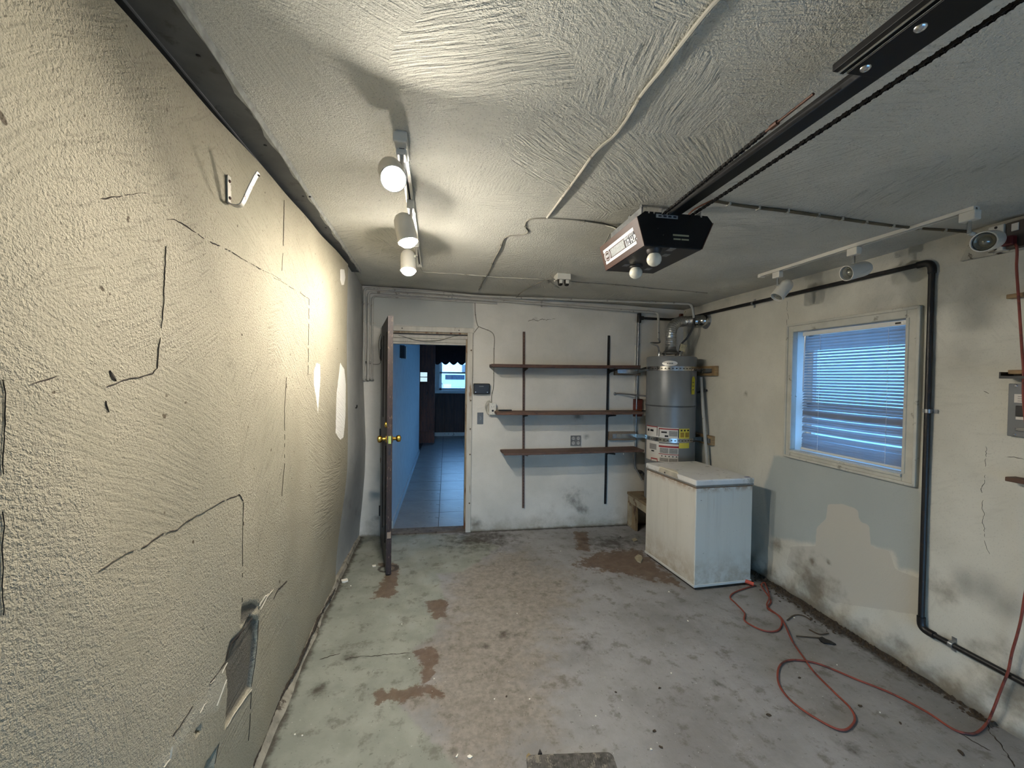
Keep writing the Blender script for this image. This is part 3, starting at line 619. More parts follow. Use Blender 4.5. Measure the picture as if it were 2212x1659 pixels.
MB().prism([(cx0-.8, 30.2, .75), (cx0+3.6, 30.2, .75), (cx0+3.6, 30.2, 1.15), (cx0+2.9, 30.2, 1.28), (cx0+2.2, 30.2, 1.75), (cx0+.4, 30.2, 1.75), (cx0-.3, 30.2, 1.3), (cx0-.8, 30.2, 1.2)], (0, 1.7, 0)).build('body', m_car, car, bevel=.05)
for xx in (cx0+.15, cx0+2.8): MB().cyl((xx, 30.15, .83), (xx, 30.35, .83), .33, 24).build('wheel', m_blackp, car, True); MB().cyl((xx, 30.12, .83), (xx, 30.16, .83), .2, 20).build('hubcap', m_chrome, car, True)
MB().box((cx0+.6, 30.18, 1.32), (cx0+2.0, 30.2, 1.66)).build('side_window', M('car glass', (40, 50, 60), .1), car)

# ================================================================== CEILING: STEEL BEAM, CABLES, CONDUITS
m_beam = M('dark painted steel', (62, 64, 64), .55, var=.25, scale=7, dirt=((40, 40, 38), .2, 12))
bz = 2.443
def pz(p, z): return at(p, 2, z)
def edge2(p0, p1):
    a, b = pz(p0, bz), pz(p1, bz); return lambda y: a[0]+(b[0]-a[0])*(y-a[1])/(b[1]-a[1])
bR, bL = edge2((380, 0), (777, 588)), edge2((270, 0), (755, 588)); by1 = pz((770, 588), bz)[1]
bmo = thing('steel_beam', (bL(1.5), 1.5, bz), 'dark grey steel beam running along the top of the left wall', 'beam')
def bquad(l0, l1, y0, y1, z0, z1): return MB().prism([(l0(y0), y0, z0), (l1(y0), y0, z0), (l1(y1), y1, z0), (l0(y1), y1, z0)], (0, 0, z1-z0))
bquad(bL, bR, Y0, by1, bz, bz+.012).build('bottom_flange', m_beam, bmo, bevel=.002)
bquad(lambda y: (bL(y)+bR(y))/2-.008, lambda y: (bL(y)+bR(y))/2+.008, Y0, by1, bz+.012, 2.475).build('web', m_beam, bmo)
bquad(lambda y: bL(y)-.026, lambda y: bL(y)-.003, Y0, by1+.04, bz-.004, bz+.05).build('gap_strip', M('black gap strip', (24, 24, 24), .6), bmo)  # black strip standing in for the dark gap between flange and wall
bquad(lambda y: bL(y)-.004, lambda y: bL(y)+.002, Y0, by1, bz-.003, bz).build('flange_lip', M('worn steel lip', (96, 98, 98), .5, .2), bmo)
ys = np.linspace(Y0, by1+.03, 160); vs = []; fs = []
for i, y in enumerate(ys):
    wd = max(0, .004+.005*math.sin(i*.9)+random.uniform(-.004, .004)); x_ = bR(y); vs += [(x_-wd, y, bz-.0012), (x_+.003, y, bz-.002), (x_+.004, y, bz+.012), (x_+.010, y, zc(x_)+.003)]
for i in range(159):
    for k in range(3): fs.append((4*i+k, 4*i+k+1, 4*i+5+k, 4*i+4+k))
MB().add(vs, fs).build('paint_edge', M('ceiling paint lapped on steel', (150, 150, 142), .8, var=.2, scale=30), bmo, True)
for q in ((428, 120), (573, 314), (655, 424), (669, 425), (704, 492)): o = pz(q, bz); MB().lathe((o[0], o[1], bz), (0, 0, -1), [(-.002, .006), (.0015, .006), (.003, .003)], 10).build('bolt', m_black, bmo)

def wire(name, pts, r, mat, label, cat, group=None, staples=0, nrm=(0, 0, -1), per=6, smat=None):
    o = thing(name, pts[0], label, cat, group); P = spline(pts, per); MB().tube(P, r, 8).build('cable', mat, o, True)
    L = [0]; 
    for a, b in zip(P[:-1], P[1:]): L.append(L[-1]+np.linalg.norm(b-a))
    for k in range(staples):
        d_ = L[-1]*(k+.5)/staples; i = min(len(P)-2, int(np.searchsorted(L, d_))); t = P[i+1]-P[i]; t /= np.linalg.norm(t)+1e-9; b = np.cross(t, nrm); c_ = P[i]
        M4 = [c_+b*r*1.6-t*.004, c_+b*r*1.6+t*.004, c_-b*r*1.6+t*.004, c_-b*r*1.6-t*.004]; nn = np.array(nrm)*1.0
        MB().prism([q-nn*r*1.2 for q in M4], nn*r*2.5).build('staple', smat or mat, o)
    return o
m_cable = M('painted over cable', (178, 174, 160), .75, var=.1, dirt=((120, 114, 100), .15, 20))
m_ccrk = M('grey ceiling cable', (124, 120, 108), .8, var=.25)
wire('ceiling_cable', [ce(q, .007) for q in ((1562, -12), (1530, 22), (1480, 85), (1430, 150), (1388, 202), (1365, 240), (1330, 290), (1285, 330), (1240, 392), (1182, 470))], .0058, m_cable, 'thick painted over cable running down the middle of the ceiling', 'cable', staples=0)
wire('ceiling_cable', [ce(q, .004) for q in ((1336, 493), (1310, 485), (1275, 479), (1235, 474), (1182, 471), (1143, 474), (1135, 488), (1141, 500), (1128, 507), (1092, 513), (1080, 538), (1068, 560), (1056, 588), (1046, 604), (1034, 626))], .0045, m_ccrk, 'thin crooked ceiling crack, built like a cable, from the opener motor to the back wall', 'cable', staples=6)  # a ceiling crack, modelled as a cable with staples
wire('ceiling_cable', [ce(q, .004) for q in ((906, 560), (908, 578), (916, 587), (940, 589), (980, 591), (1029, 595), (1079, 599), (1120, 601), (1176, 604), (1196, 614), (1208, 622))], .004, m_cable, 'white cable from lit track light to the ceiling outlet box', 'cable', staples=6)
wire('ceiling_cable', [ce(q, .004) for q in ((1232, 607), (1248, 609), (1300, 613), (1360, 618), (1420, 624), (1480, 628), (1528, 633))], .004, m_ccrk, 'grey cable from the ceiling outlet box towards right back corner', 'cable', staples=5)
wire('ceiling_cable', [ce(q, .006) for q in ((1540, 433), (1610, 445), (1700, 456), (1800, 470), (1900, 484), (1975, 492), (2030, 496), (2085, 500), (2130, 503))], .0075, M('brown cloth cable', (92, 80, 60), .8, var=.25), 'brown cable stapled across ceiling from opener to right wall', 'cable', staples=10, smat=m_cable)
wire('hanging_string', [ce((829, 520), .01), ce((822, 545), .03), ce((818, 560), .035), ce((812, 572), .05)], .0022, m_white, 'short white string stuck on ceiling left of the lit track', 'string', per=3)

def elbow_path(pts, r=.03, n=5):
    P = [np.array(q, float) for q in pts]; out = [P[0]]
    for i in range(1, len(P)-1):
        a = P[i-1]-P[i]; b = P[i+1]-P[i]; a /= np.linalg.norm(a); b /= np.linalg.norm(b)
        for k in range(n+1):
            t = k/n; out.append((1-t)**2*(P[i]+a*r)+2*t*(1-t)*P[i]+t*t*(P[i]+b*r))
    out.append(P[-1]); return out
def pipe(name, pts, r, mat, label, cat='pipe', group=None, straps=(), er=.04, fit=None):
    o = thing(name, pts[0], label, cat, group); MB().tube(elbow_path(pts, er), r, 12).build('tube', mat, o, True)
    for c_, ax, wl_ in straps:   # strap: centre, pipe axis, direction to the wall
        c_ = np.array(c_, float); ax = np.array(ax, float); wl_ = np.array(wl_, float); s_ = np.cross(ax, wl_)
        arc = [c_+wl_*r-s_*(r+.022), c_+wl_*r-s_*(r+.001)]+[c_-wl_*(math.sin(t)*(r+.002))-s_*math.cos(t)*(r+.002) for t in np.linspace(0, math.pi, 9)]+[c_+wl_*r+s_*(r+.001), c_+wl_*r+s_*(r+.022)]
        MB().strip(arc, .010, lambda i, A=arc, a2=ax: np.cross(A[min(i+1, len(A)-1)]-A[max(i-1, 0)], a2), .002).build('strap', m_galv if mat is m_black else mat, o)
    return o
A0, A1 = bk((786, 623), 4.165), ce((1483, 664), .012)
A0[2] = 2.437
pA = pipe('conduit', [(-.797, 4.17, 1.56), (-.797, 4.165, 2.437), (.4, 4.15, 2.405), (2.42, 3.80, 2.352), (2.46, 3.82, 2.22)], .0125, m_wpaint, 'upper grey painted conduit along top of the back wall', group='back wall conduits',
     straps=[((-.797, 4.168, 2.30), (0, 0, 1), (0, 1, 0)), ((-.797, 4.165, 1.72), (0, 0, 1), (0, 1, 0)), ((.95, 4.055, 2.390), (1, 0, 0), (0, 0, 1)), ((2.02, 3.87, 2.362), (1, 0, 0), (0, 0, 1))])
pB = pipe('conduit', [(-.757, 4.17, 1.56), (-.757, 4.165, 2.402), (.4, 4.16, 2.372), (2.22, 4.09, 2.300), (2.19, 4.02, 2.02)], .0125, m_wpaint, 'lower grey painted conduit along back wall, dropping to the water heater', group='back wall conduits',
     straps=[((-.757, 4.168, 2.27), (0, 0, 1), (0, 1, 0)), ((-.757, 4.165, 1.72), (0, 0, 1), (0, 1, 0)), ((.96, 4.14, 2.355), (1, 0, 0), (0, 1, 0)), ((2.10, 4.095, 2.307), (1, 0, 0), (0, 0, 1))])
pC = pipe('conduit', [(-.722, 4.178, 1.56), (-.722, 4.178, 2.368), (.5, 4.182, 2.345)], .010, m_wpaint, 'innermost short grey conduit above the doorway', group='back wall conduits', straps=[((-.722, 4.178, 2.10), (0, 0, 1), (0, 1, 0))])
for o, x_ in ((pA, -.797), (pB, -.757), (pC, -.722)): MB().tube(elbow_path([(x_, 4.17, 1.575), (x_, 4.17, 1.55), (x_+.004, 4.21, 1.545)], .015), .0145, 10).build('end_elbow', m_wpaint, o, True)

# black iron gas pipe
XP = R-.019
gp_ = pipe('gas_pipe', [(2.043, 4.168, 2.25), (2.40, 4.165, 2.245), (XP, 4.06, 2.258), (XP, 1.832, 2.246), (XP, 1.829, .262), (XP, .4, .262)], .0138, m_black, 'black iron pipe running round right wall and down beside the window', 'pipe',
      straps=[((XP, 1.829, 1.445), (0, 0, 1), (1, 0, 0)), ((XP, 3.134, 2.250), (0, 1, 0), (1, 0, 0)), ((XP, 1.691, .262), (0, 1, 0), (1, 0, 0))], er=.04)
MB().tube(elbow_path([(XP, 1.90, 2.246), (XP, 1.832, 2.246), (XP, 1.829, 2.185)], .04), .0185, 14).build('elbow_fitting', m_black, gp_, True)
MB().tube(elbow_path([(XP, 1.829, .325), (XP, 1.829, .262), (XP, 1.765, .262)], .035), .0185, 14).build('elbow_fitting', m_black, gp_, True)
MB().cyl((2.043, 4.168, 2.20), (2.043, 4.168, 2.30), .021).cyl((2.03, 4.168, 2.25), (2.09, 4.168, 2.25), .021).build('tee_fitting', m_black, gp_, True)
MB().cyl((2.49, 4.10, 2.205), (2.49, 4.10, 2.30), .022).build('union_fitting', M('rusty fitting', (92, 46, 32), .7, .3, var=.3, scale=30), gp_, True)
vc = pipe('conduit', [(2.043, 4.180, 2.20), (2.030, 4.180, .63), (2.052, 4.165, .60), (2.10, 4.14, .50)], .0095, m_galv, 'thin vertical grey conduit on back wall left of the water heater', group=None,
      straps=[((2.041, 4.180, 1.97), (0, 0, 1), (0, 1, 0)), ((2.036, 4.18, 1.30), (0, 0, 1), (0, 1, 0))])
MB().box((2.017, 4.186, .70), (2.027, 4.2, 2.2)).build('painted_batten', m_wb, vc)
fx2 = wire('gas_hose', [(2.06, 4.16, .60), (2.10, 4.14, .585), (2.13, 4.12, .52), (2.17, 4.08, .42), (2.20, 4.06, .37)], .011, M('black hose', (34, 34, 34), .5), 'short black hose below shelves running to the heater stand', 'hose', nrm=(0, -1, 0))
for k, q in enumerate((.60, .575)): MB().cyl((2.075+k*.035, 4.15-k*.01, q-.01), (2.095+k*.035, 4.14-k*.01, q-.02), .016).build('coupling', m_black, fx2, True)

# ceiling outlet box
ob = thing('ceiling_outlet', (.93, 3.13, 2.36), 'small white outlet box with two black plugs on ceiling near back wall', 'outlet')
oz = zc(.93); c0 = pz((1214.5, 606), 2.37); ox, oy = c0[0], c0[1]
MB().box((ox-.055, oy-.055, oz-.045), (ox+.055, oy+.055, oz+.002)).build('box', m_white, ob, bevel=.004)
for dx in (-.026, .026):
    e = MB().lathe((ox+dx, oy-.03, oz-.045), (0, -.2, -1), [(0, .020), (.02, .021), (.045, .017), (.05, .008)], 14).build('plug', m_blackp, ob, True)
    MB().box((ox+dx-.012, oy-.062, oz-.078), (ox+dx+.012, oy-.050, oz-.05)).build('plug_cap', m_white, ob, bevel=.002)
wire('ceiling_cable', [(ox-.03, oy-.02, oz-.06), (ox-.08, oy+.06, oz-.02), (ox-.14, oy+.30, oz-.01), (ox-.20, oy+.7, oz-.005), (ox-.22, oy+.95, oz-.02)], .004, m_ccrk, 'thin cord from ceiling outlet box back to the conduits', 'cord')

# ================================================================== TRACK LIGHTS
def bulb_mat(name, k):
    m, n, l, p = newmat(name); n.remove(p)
    em = n.new('ShaderNodeEmission'); em.inputs['Color'].default_value = LAMP_COLOR+(1,); em.inputs['Strength'].default_value = LAMP_STRENGTH*k; l.new(em.outputs[0], n['Material Output'].inputs['Surface']); return m
m_bulb_flood, m_bulb_on = bulb_mat('lit flood bulb', 1.0), bulb_mat('lit bulb', .60)
m_bulb_off = M('reflector bulb off', (150, 150, 140), .15, .7, var=.2)
m_inside = M('lamp inside', (190, 184, 168), .5)
def spot(stem, stemlen, dome, axis, length, r, lit, label, flat=False, protrude=.012):
    """stem: point under the track; dome: centre of the closed end; axis: direction the lamp points"""
    o = thing('spotlight', stem, label, 'spotlight', None)
    ax = np.array(axis, float); ax /= np.linalg.norm(ax); dm = np.array(dome, float); st = np.array(stem, float)
    MB().box(st+np.array([-.018, -.03, .0]), st+np.array([.018, .03, .042])).build('adapter', m_trackw, o, bevel=.004)
    MB().cyl(st+np.array([0, 0, .005]), st+np.array([0, 0, -stemlen]), .0075, 12).build('stem', m_chrome, o, True)
    mid = dm+ax*(length*.38); j = st+np.array([0, 0, -stemlen+.004]); MB().cyl(j, j+(mid-j)*.96, .009, 12).build('swivel', m_trackw, o, True)
    R_ = r; prof = [(.0, .002), (.004, R_*.45), (.014, R_*.75), (.032, R_*.95), (.05, R_), (length, R_), (length, R_-.004), (.055, R_-.004), (.035, R_*.7), (.03, .002)]
    MB().lathe(dm, ax, prof, 32, False, False).build('housing', m_trackw, o, True, angle=40)
    ro = R_-.007; bo = length+protrude
    if lit: bprof = [(bo-.075, ro*.5), (bo-.045, ro*.8), (bo-.026, ro), (bo-.016, ro*.97), (bo-.006, ro*.72), (bo-.001, ro*.35), (bo, .001)]
    if lit and flat: bprof = [(bo-.07, ro*.5), (bo-.03, ro*.85), (bo-.010, ro), (bo-.004, ro*.8), (bo-.001, ro*.4), (bo, .001)]
    if not lit: bprof = [(length-.075, ro*.4), (length-.04, ro*.85), (length-.012, ro), (length-.010, ro*.9), (length-.02, ro*.6), (length-.008, ro*.3), (length-.007, .001)]
    MB().lathe(dm, ax, bprof, 28, True, False).build('bulb', (m_bulb_flood if flat else m_bulb_on) if lit else m_bulb_off, o, True, angle=60)
    return o
def track(a, b, label, hw=.017):
    o = thing('light_track', a, label, 'light track'); a = np.array(a, float); b = np.array(b, float); t = (b-a)/np.linalg.norm(b-a); s_ = np.cross(t, (0, 0, 1.0)); s_ /= np.linalg.norm(s_)
    prof = [(-hw, .002), (-hw, -.018), (-.005, -.018), (-.005, -.008), (.005, -.008), (.005, -.018), (hw, -.018), (hw, .002)]
    MB().prism([a+s_*u+np.array([0, 0, v]) for u, v in prof], b-a).build('rail', m_trackw, o)
    MB().prism([a+s_*u+np.array([0, 0, v]) for u, v in ((-.004, -.0085), (.004, -.0085), (.004, -.0075), (-.004, -.0075))], b-a).build('slot', m_black, o)
    return o, a, b, t, s_
zl = zc(-.18)
tl, a, b, t, s_ = track((-.168, 1.487, zl), (-.212, 3.22, zl), 'white track holding three lit spotlights on ceiling')
e = MB(); q = a+t*.06; M4 = Matrix.Translation(Vector(q)); e.box((-.024, -.065, -.040), (.024, .065, -.002), M4); e.build('feed_box', m_trackw, tl, bevel=.004)
MB().box((a[0]-.008, a[1]+.035, zl-.0415), (a[0]+.010, a[1]+.055, zl-.040)).build('feed_mark', m_mark, tl)
MB().box((b[0]-.02, b[1]-.03, zl-.024), (b[0]+.02, b[1]+.01, zl)).build('end_cap', m_trackw, tl, bevel=.003)
spot((-.170, 1.555, zl-.060), .052, (-.218, 1.592, 2.372), (.20, -.78, -.66), .150, .045, True, 'lit white spotlight nearest the camera, its bulb facing forward', flat=True, protrude=-.016)
spot((-.178, 2.037, zl-.060), .052, (-.222, 2.055, 2.378), (.22, -.12, -.96), .145, .047, True, 'lit white spotlight in the middle of the lit row, tilted downward', protrude=.022)
spot((-.194, 2.625, zl-.060), .052, (-.248, 2.665, 2.385), (.04, -.22, -.97), .140, .047, True, 'lit white spotlight farthest from camera, nearest the back wall', protrude=.026)
zr = zc(2.28)
tr_, a, b, t, s_ = track((2.268, 1.46, zr), (2.264, 2.70, zr), 'white track with three unlit spotlights along the right wall ceiling')
MB().box((b[0]-.02, b[1]-.02, zr-.024), (b[0]+.02, b[1]+.006, zr)).build('end_cap', m_trackw, tr_, bevel=.003)
def sp_r(stem_px, dome_px, open_px, xs, label, dy=0.0, yd=0, yo=0):
    st = at(stem_px, 0, 2.268); dm = at(dome_px, 1, st[1]+yd); op = at(open_px, 1, st[1]+yo); ax = op-dm; L = np.linalg.norm(ax)
    return spot((2.268, st[1], zr-.060), zr-.060-dm[2]-.02 if False else .055, dm, ax, max(.14, min(.17, L)), .043, False, label)
st = at((2095, 462), 0, 2.268); spot((2.268, st[1], zr-.060), .055, at((2150, 517), 1, st[1]+.02), (-.88, -.30, -.22), .155, .043, False, 'unlit white spotlight nearest the camera, on right hand track')
st = at((1845, 548), 0, 2.268); spot((2.268, st[1], zr-.060), .055, at((1878, 577), 1, st[1]-.005), (-.97, .05, -.28), .150, .043, False, 'unlit white spotlight in the middle of right hand track, lying level')
st = at((1680, 595), 0, 2.268); spot((2.268, st[1], zr-.060), .055, at((1706, 607), 1, st[1]-.01), (-.62, .05, -.78), .150, .043, False, 'unlit white spotlight at the far end of right hand track')

# ================================================================== GARAGE DOOR OPENER
op = thing('garage_door_opener', (.93, 1.80, 2.15), 'brown and black garage door opener hanging from ceiling with chain rail', 'garage door opener')
m_brown = M('brown enamel', (74, 50, 38), .42, var=.12, scale=12)
m_obk = M('black opener steel', (10, 10, 11), .5, var=.25, spec=.25)
m_obt = M('dark grey opener base', (48, 44, 42), .45, var=.2)
prof = [(.801, 2.150), (1.057, 2.150), (1.106, 2.262), (1.082, 2.290), (.800, 2.290), (.767, 2.265)]
YN, YF = 1.597, 2.010
MB().prism([(x_, YN, z_) for x_, z_ in prof], (0, YF-YN, 0)).build('motor_case', m_obk, op, bevel=.003)
def lpt(u, v, off=.0):    # left brown cover: u along y (0 near..1 far), v up
    x_ = .801+(.767-.801)*v; z_ = 2.150+(2.265-2.150)*v; nx, nz = -.115, -.034; k = math.hypot(nx, nz); return np.array([x_+nx/k*off, YN+(YF-YN)*u, z_+nz/k*off])
MB().prism([lpt(-.004, -.02, .0), lpt(1.004, -.02, .0), lpt(1.004, 1.0, .0), lpt(-.004, 1.0, .0)], lpt(0, 0, .004)-lpt(0, 0, 0)).build('side_cover', m_brown, op, bevel=.001)
rp = lambda u, v, off=.0: np.array([1.057+.049*v+off*.92, YN+(YF-YN)*u, 2.150+.112*v-off*.4])
MB().prism([rp(-.004, 0), rp(1.004, 0), rp(1.004, 1), rp(-.004, 1)], rp(0, 0, .004)-rp(0, 0)).build('side_cover', m_brown, op, bevel=.001)
MB().box((.803, YN+.004, 2.146), (1.055, YF-.004, 2.1505)).build('base_plate', m_obt, op)
lb = M('white label stripe', (226, 228, 230), .45, var=.03); lbk = M('label print', (34, 34, 44), .5); lgr = M('label hatch', (168, 172, 172), .5, var=.2, scale=120)
def lquad(u0, u1, v0, v1, off, name, mat): MB().prism([lpt(u0, v0, off), lpt(u1, v0, off), lpt(u1, v1, off), lpt(u0, v1, off)], lpt(0, 0, off+.0008)-lpt(0, 0, off)).build(name, mat, op)
lquad(.12, .93, .66, .78, .0042, 'label_stripe', lb); lquad(.12, .93, .19, .30, .0042, 'label_stripe', lb)
lquad(.38, .74, .33, .63, .0042, 'label_panel', lgr); lquad(.12, .36, .31, .62, .0042, 'label_panel', lbk)
ey = lpt(0, 1)-lpt(0, 0)
textmesh('1/2 H.P.', .034, lpt(.355, .33, .0052), (0, -1, 0), ey, 'lettering', lb, op, bold=.0012)
textmesh('HEAVY DUTY', .0155, lpt(.365, .56, .0052), (0, -1, 0), ey, 'lettering', lb, op, bold=.0003)
def lring(uc, vc, ru, rv, wd, name, mat, off):
    vs = []; fs = []
    for k in range(28):
        t = 2*math.pi*k/28
        for rr in (1.0, 1.0-wd): vs.append(lpt(uc+ru*rr*math.cos(t), vc+rv*rr*math.sin(t), off))
    for k in range(28): fs.append((2*k, 2*k+1, (2*k+3) % 56, (2*k+2) % 56))
    MB().add(vs, fs).build(name, mat, op)
lring(.84, .47, .085, .235, .98, 'badge', m_brown, .0055); lring(.84, .47, .088, .24, .14, 'badge_ring', lb, .006); lring(.84, .47, .062, .16, .12, 'badge_ring', lb, .0062)
for k in range(4): lquad(.80+k*.022, .812+k*.022, .42, .52, .0063, 'badge_mark', lb)
# print and screws on the black end
def nq(x0, x1, z0, z1, name, mat, d=.0015): MB().box((x0, YN-d, z0), (x1, YN+.001, z1)).build(name, mat, op)
nq(.848, .945, 2.266, 2.281, 'end_label', M('grey label', (150, 152, 150), .5)); 
for k in range(4): nq(.858+k*.022, .872+k*.022, 2.270, 2.277, 'label_print', lbk, .002)
yl = M('faded print', (140, 138, 110), .6)
nq(.925, .997, 2.196, 2.203, 'print_bar', yl); nq(.928, .960, 2.180, 2.186, 'print_bar', yl); nq(.964, .997, 2.180, 2.186, 'print_bar', yl)
for x_ in (.815, .838, .875, .897, 1.05): MB().lathe((x_, YN, 2.283), (0, -1, 0), [(0, .005), (.004, .004), (.005, .001)], 10).build('screw', m_chrome, op, True)
for x_, z_ in ((.858, 2.222), (.882, 2.196)): MB().lathe((x_, YN, z_), (0, -1, 0), [(0, .002), (.002, .001)], 8).build('screw', m_chrome, op)
# bulbs and sockets underneath
b1 = at((1413, 560), 1, 1.635); b2 = at((1373.5, 589), 1, 1.885)
m_globe = M('opal bulb', (226, 222, 205), .22, var=.03)
for b_ in (b1, b2):
    top = 2.15; MB().lathe((b_[0], b_[1], top), (0, 0, -1), [(0, .034), (.012, .032), (top-b_[2]-.022, .026), (top-b_[2]-.022, .001)], 24).build('lamp_socket', m_obt, op, True)
    e = MB().lathe(b_, (0, 0, 1), [(-.031, .001), (-.028, .013), (-.02, .024), (-.008, .030), (.004, .0305), (.014, .027), (.024, .019), (.034, .014)], 24); e.build('light_bulb', m_globe, op, True, angle=80)
for q in ((1352, 573), (1400, 581), (1438, 551), (1449, 539)): o = pz(q, 2.146); MB().box((o[0]-.014, o[1]-.018, 2.1445), (o[0]+.014, o[1]+.018, 2.147)).build('vent_slot', m_galv, op)
# hanger angle, wires
for x_ in (.80, 1.07):
    MB().box((x_-.002, YN+.03, 2.285), (x_+.002, YF-.06, 2.318)).box((x_, YN+.03, 2.285), (x_+.028, YF-.06, 2.289)).build('hanger_angle', m_galv, op)
    for y_ in (YN+.24, YF-.05): MB().box((x_-.003+(.10 if x_ < .9 else -.07), y_-.014, 2.289), (x_+.001+(.10 if x_ < .9 else -.07), y_+.014, zc(x_)+.004)).build('hanger_strap', m_galv, op)
e = MB().tube(spline([ce((1308, 487), .008), ce((1326, 492), .03), at((1332, 500), 1, 1.98), at((1318, 505), 1, 1.99), at((1312, 516), 1, 2.0), (.772, 2.0, 2.262)], 6), .003, 6); e.build('bell_wire', m_cable, op, True)
MB().tube(spline([at((1482, 470), 1, 1.75), at((1500, 452), 1, 1.70), ce((1540, 432), .01)], 6), .004, 6).build('bell_wire', M('brown cord', (120, 70, 44), .6), op, True)
# rail: inverted T with a wider splice and a second channel
zb, YR = 2.280, -1.6
MB().box((.903, YR, zb), (.951, YN, zb+.004)).box((.924, YR, zb+.004), (.930, YN, zb+.040)).build('rail', m_obk, op)
MB().box((.9005, YR, zb-.001), (.9045, YN, zb+.012)).build('rail_lip', M('worn black steel', (70, 70, 72), .35, .5), op)
MB().box((.862, YR, zb-.004), (.945, .790, zb)).build('splice_plate', m_obk, op, bevel=.001)
MB().box((.836, YR, zb+.004), (.850, .800, zb+.020)).box((.852, YR, zb+.002), (.864, .800, zb+.008)).build('second_channel', m_obk, op, bevel=.001)
MB().box((.850, YR, zb+.001), (.8525, .798, zb+.006)).build('channel_lip', M('bright steel edge', (170, 168, 160), .3, .8), op)
for y_ in (.768, .664, .3): MB().lathe((.885, y_, zb-.004), (0, 0, -1), [(0, .011), (.003, .010), (.006, .006), (.007, .001)], 14).build('carriage_bolt', m_chrome, op, True)
def chain(x0, y0, x1, y1, z):
    e = MB(); n_ = int(abs(y1-y0)/.0127); 
    for k in range(n_):
        t = (k+.5)/n_; x_ = x0+(x1-x0)*t; y_ = y0+(y1-y0)*t; hw = .0052 if k % 2 else .0030; L = .0085
        for sx_ in ((-hw, -hw+.0014), (hw-.0014, hw)):
            e.prism([(x_+sx_[0], y_+L*a, z+.0052*b) for a, b in ((-1, -.5), (-.6, -1), (-.3, -.75), (.3, -.75), (.6, -1), (1, -.5), (1, .5), (.6, 1), (.3, .75), (-.3, .75), (-.6, 1), (-1, .5))], (sx_[1]-sx_[0], 0, 0))
        e.lathe((x_-.004, y_-.0063, z), (1, 0, 0), [(0, .0036), (.008, .0036)], 8)
    return e
m_chain = M('oily chain', (26, 22, 20), .4, .5, var=.3)
c1 = chain(.880, YN, .858, 1.02, 2.282).build('chain', m_chain, op); tag(c1, kind='stuff')
c2 = chain(1.000, YN, 1.004, YR, 2.282).build('chain', m_chain, op); tag(c2, kind='stuff')
MB().cyl((.858, 1.02, 2.282), (.8545, .865, 2.282), .0035, 8).cyl((.8575, 1.0, 2.282), (.857, .975, 2.282), .007, 8).build('turnbuckle', M('rusty rod', (70, 44, 32), .6, .4, var=.3), op, True)

# ================================================================== LEFT WALL HOOK
hy = 1.40; A = lw((491, 380)); B_ = lw((492, 436)); hy = float(A[1])
hk = thing('wall_hook', A, 'bent white flat steel hook screwed high on left wall', 'hook')
def hp(p): q = at(p, 1, hy); return q
pl = [A+np.array([.003, 0, 0]), B_+np.array([.003, 0, 0])]
bt = [hp((497, 441)), hp((508, 446)), hp((519, 445)), hp((526, 438))]; arm = [hp((540, 408)), hp((552, 384)), hp((559, 373))]
path = spline([pl[0], pl[0]*.5+pl[1]*.5, pl[1]]+bt+arm, 6)
MB().strip(path, .011, lambda i: np.cross(path[min(i+1, len(path)-1)]-path[max(i-1, 0)], (0, 1, 0)), .0035).build('strap', M('chipped white steel', (196, 190, 176), .5, .1, var=.1, dirt=((96, 72, 52), .3, 26)), hk)
for q in (pl[0]*.8+pl[1]*.2, pl[0]*.15+pl[1]*.85): MB().lathe(q+np.array([.003, 0, 0]), (1, 0, 0), [(0, .006), (.004, .004)], 10).build('screw', M('rusty screw', (80, 54, 40), .6, .5), hk)
q = arm[-1]+(arm[0]-arm[-1])*.15; MB().lathe(q+np.array([.003, 0, -.002]), (.8, -.4, .5), [(0, .004), (.003, .004)], 8).build('bolt_hole', m_black, hk)
ck = thing('coat_hook', (-.79, 3.7, 1.3), 'small dark hook on the grey end of left wall', 'hook'); q = at((762, 881), 0, -.798)
MB().box(q+np.array([-.01, -.012, -.045]), q+np.array([.003, .012, .045])).build('plate', m_black, ck, bevel=.002)
MB().tube(spline([q+np.array([.0, 0, .01]), q+np.array([.03, .0, 0]), q+np.array([.035, 0, .025])], 5), .005, 8).build('prong', m_black, ck, True)

# ================================================================== BACK WALL FITTINGS
ch = thing('door_chime', (.353, D, 1.47), 'black rectangular box mounted right of the doorway', 'chime')
MB().box((.268, D-.045, 1.415), (.437, D, 1.525)).build('cover', m_blackp, ch, bevel=.010)
for x_ in (.290, .410): MB().lathe((x_, D-.045, 1.437), (0, -1, 0), [(0, .007), (.003, .006), (.004, .001)], 12).build('screw', m_chrome, ch, True)
MB().box((.325, D-.047, 1.492), (.372, D-.045, 1.500)).build('emblem', M('worn silver mark', (90, 90, 86), .4), ch, bevel=.001)
MB().box((.272, D-.02, 1.408), (.434, D, 1.416)).build('mounting_edge', m_white, ch)
bp_ = thing('wall_plate', (.345, D, 1.17), 'plain grey switch plate right of doorway, below the black box', 'switch plate')
MB().box((.313, D-.007, 1.108), (.376, D, 1.227)).build('plate', M('slate grey plate', (92, 98, 102), .5, var=.1), bp_, bevel=.002)
MB().tube(spline([(.338, D-.008, 1.19), (.350, D-.008, 1.175), (.345, D-.008, 1.15)], 4), .0015, 5).build('scratch', M('scratch', (150, 160, 168), .5), bp_)
wo = thing('outlet_box', (.46, D, 1.27), 'white surface outlet box with coiled cord at left end of middle shelf', 'outlet')
MB().box((.430, D-.055, 1.212), (.497, D, 1.328)).build('box', m_white, wo, bevel=.004)
MB().box((.428, D-.060, 1.210), (.499, D-.055, 1.330)).build('face_plate', m_white, wo, bevel=.002)
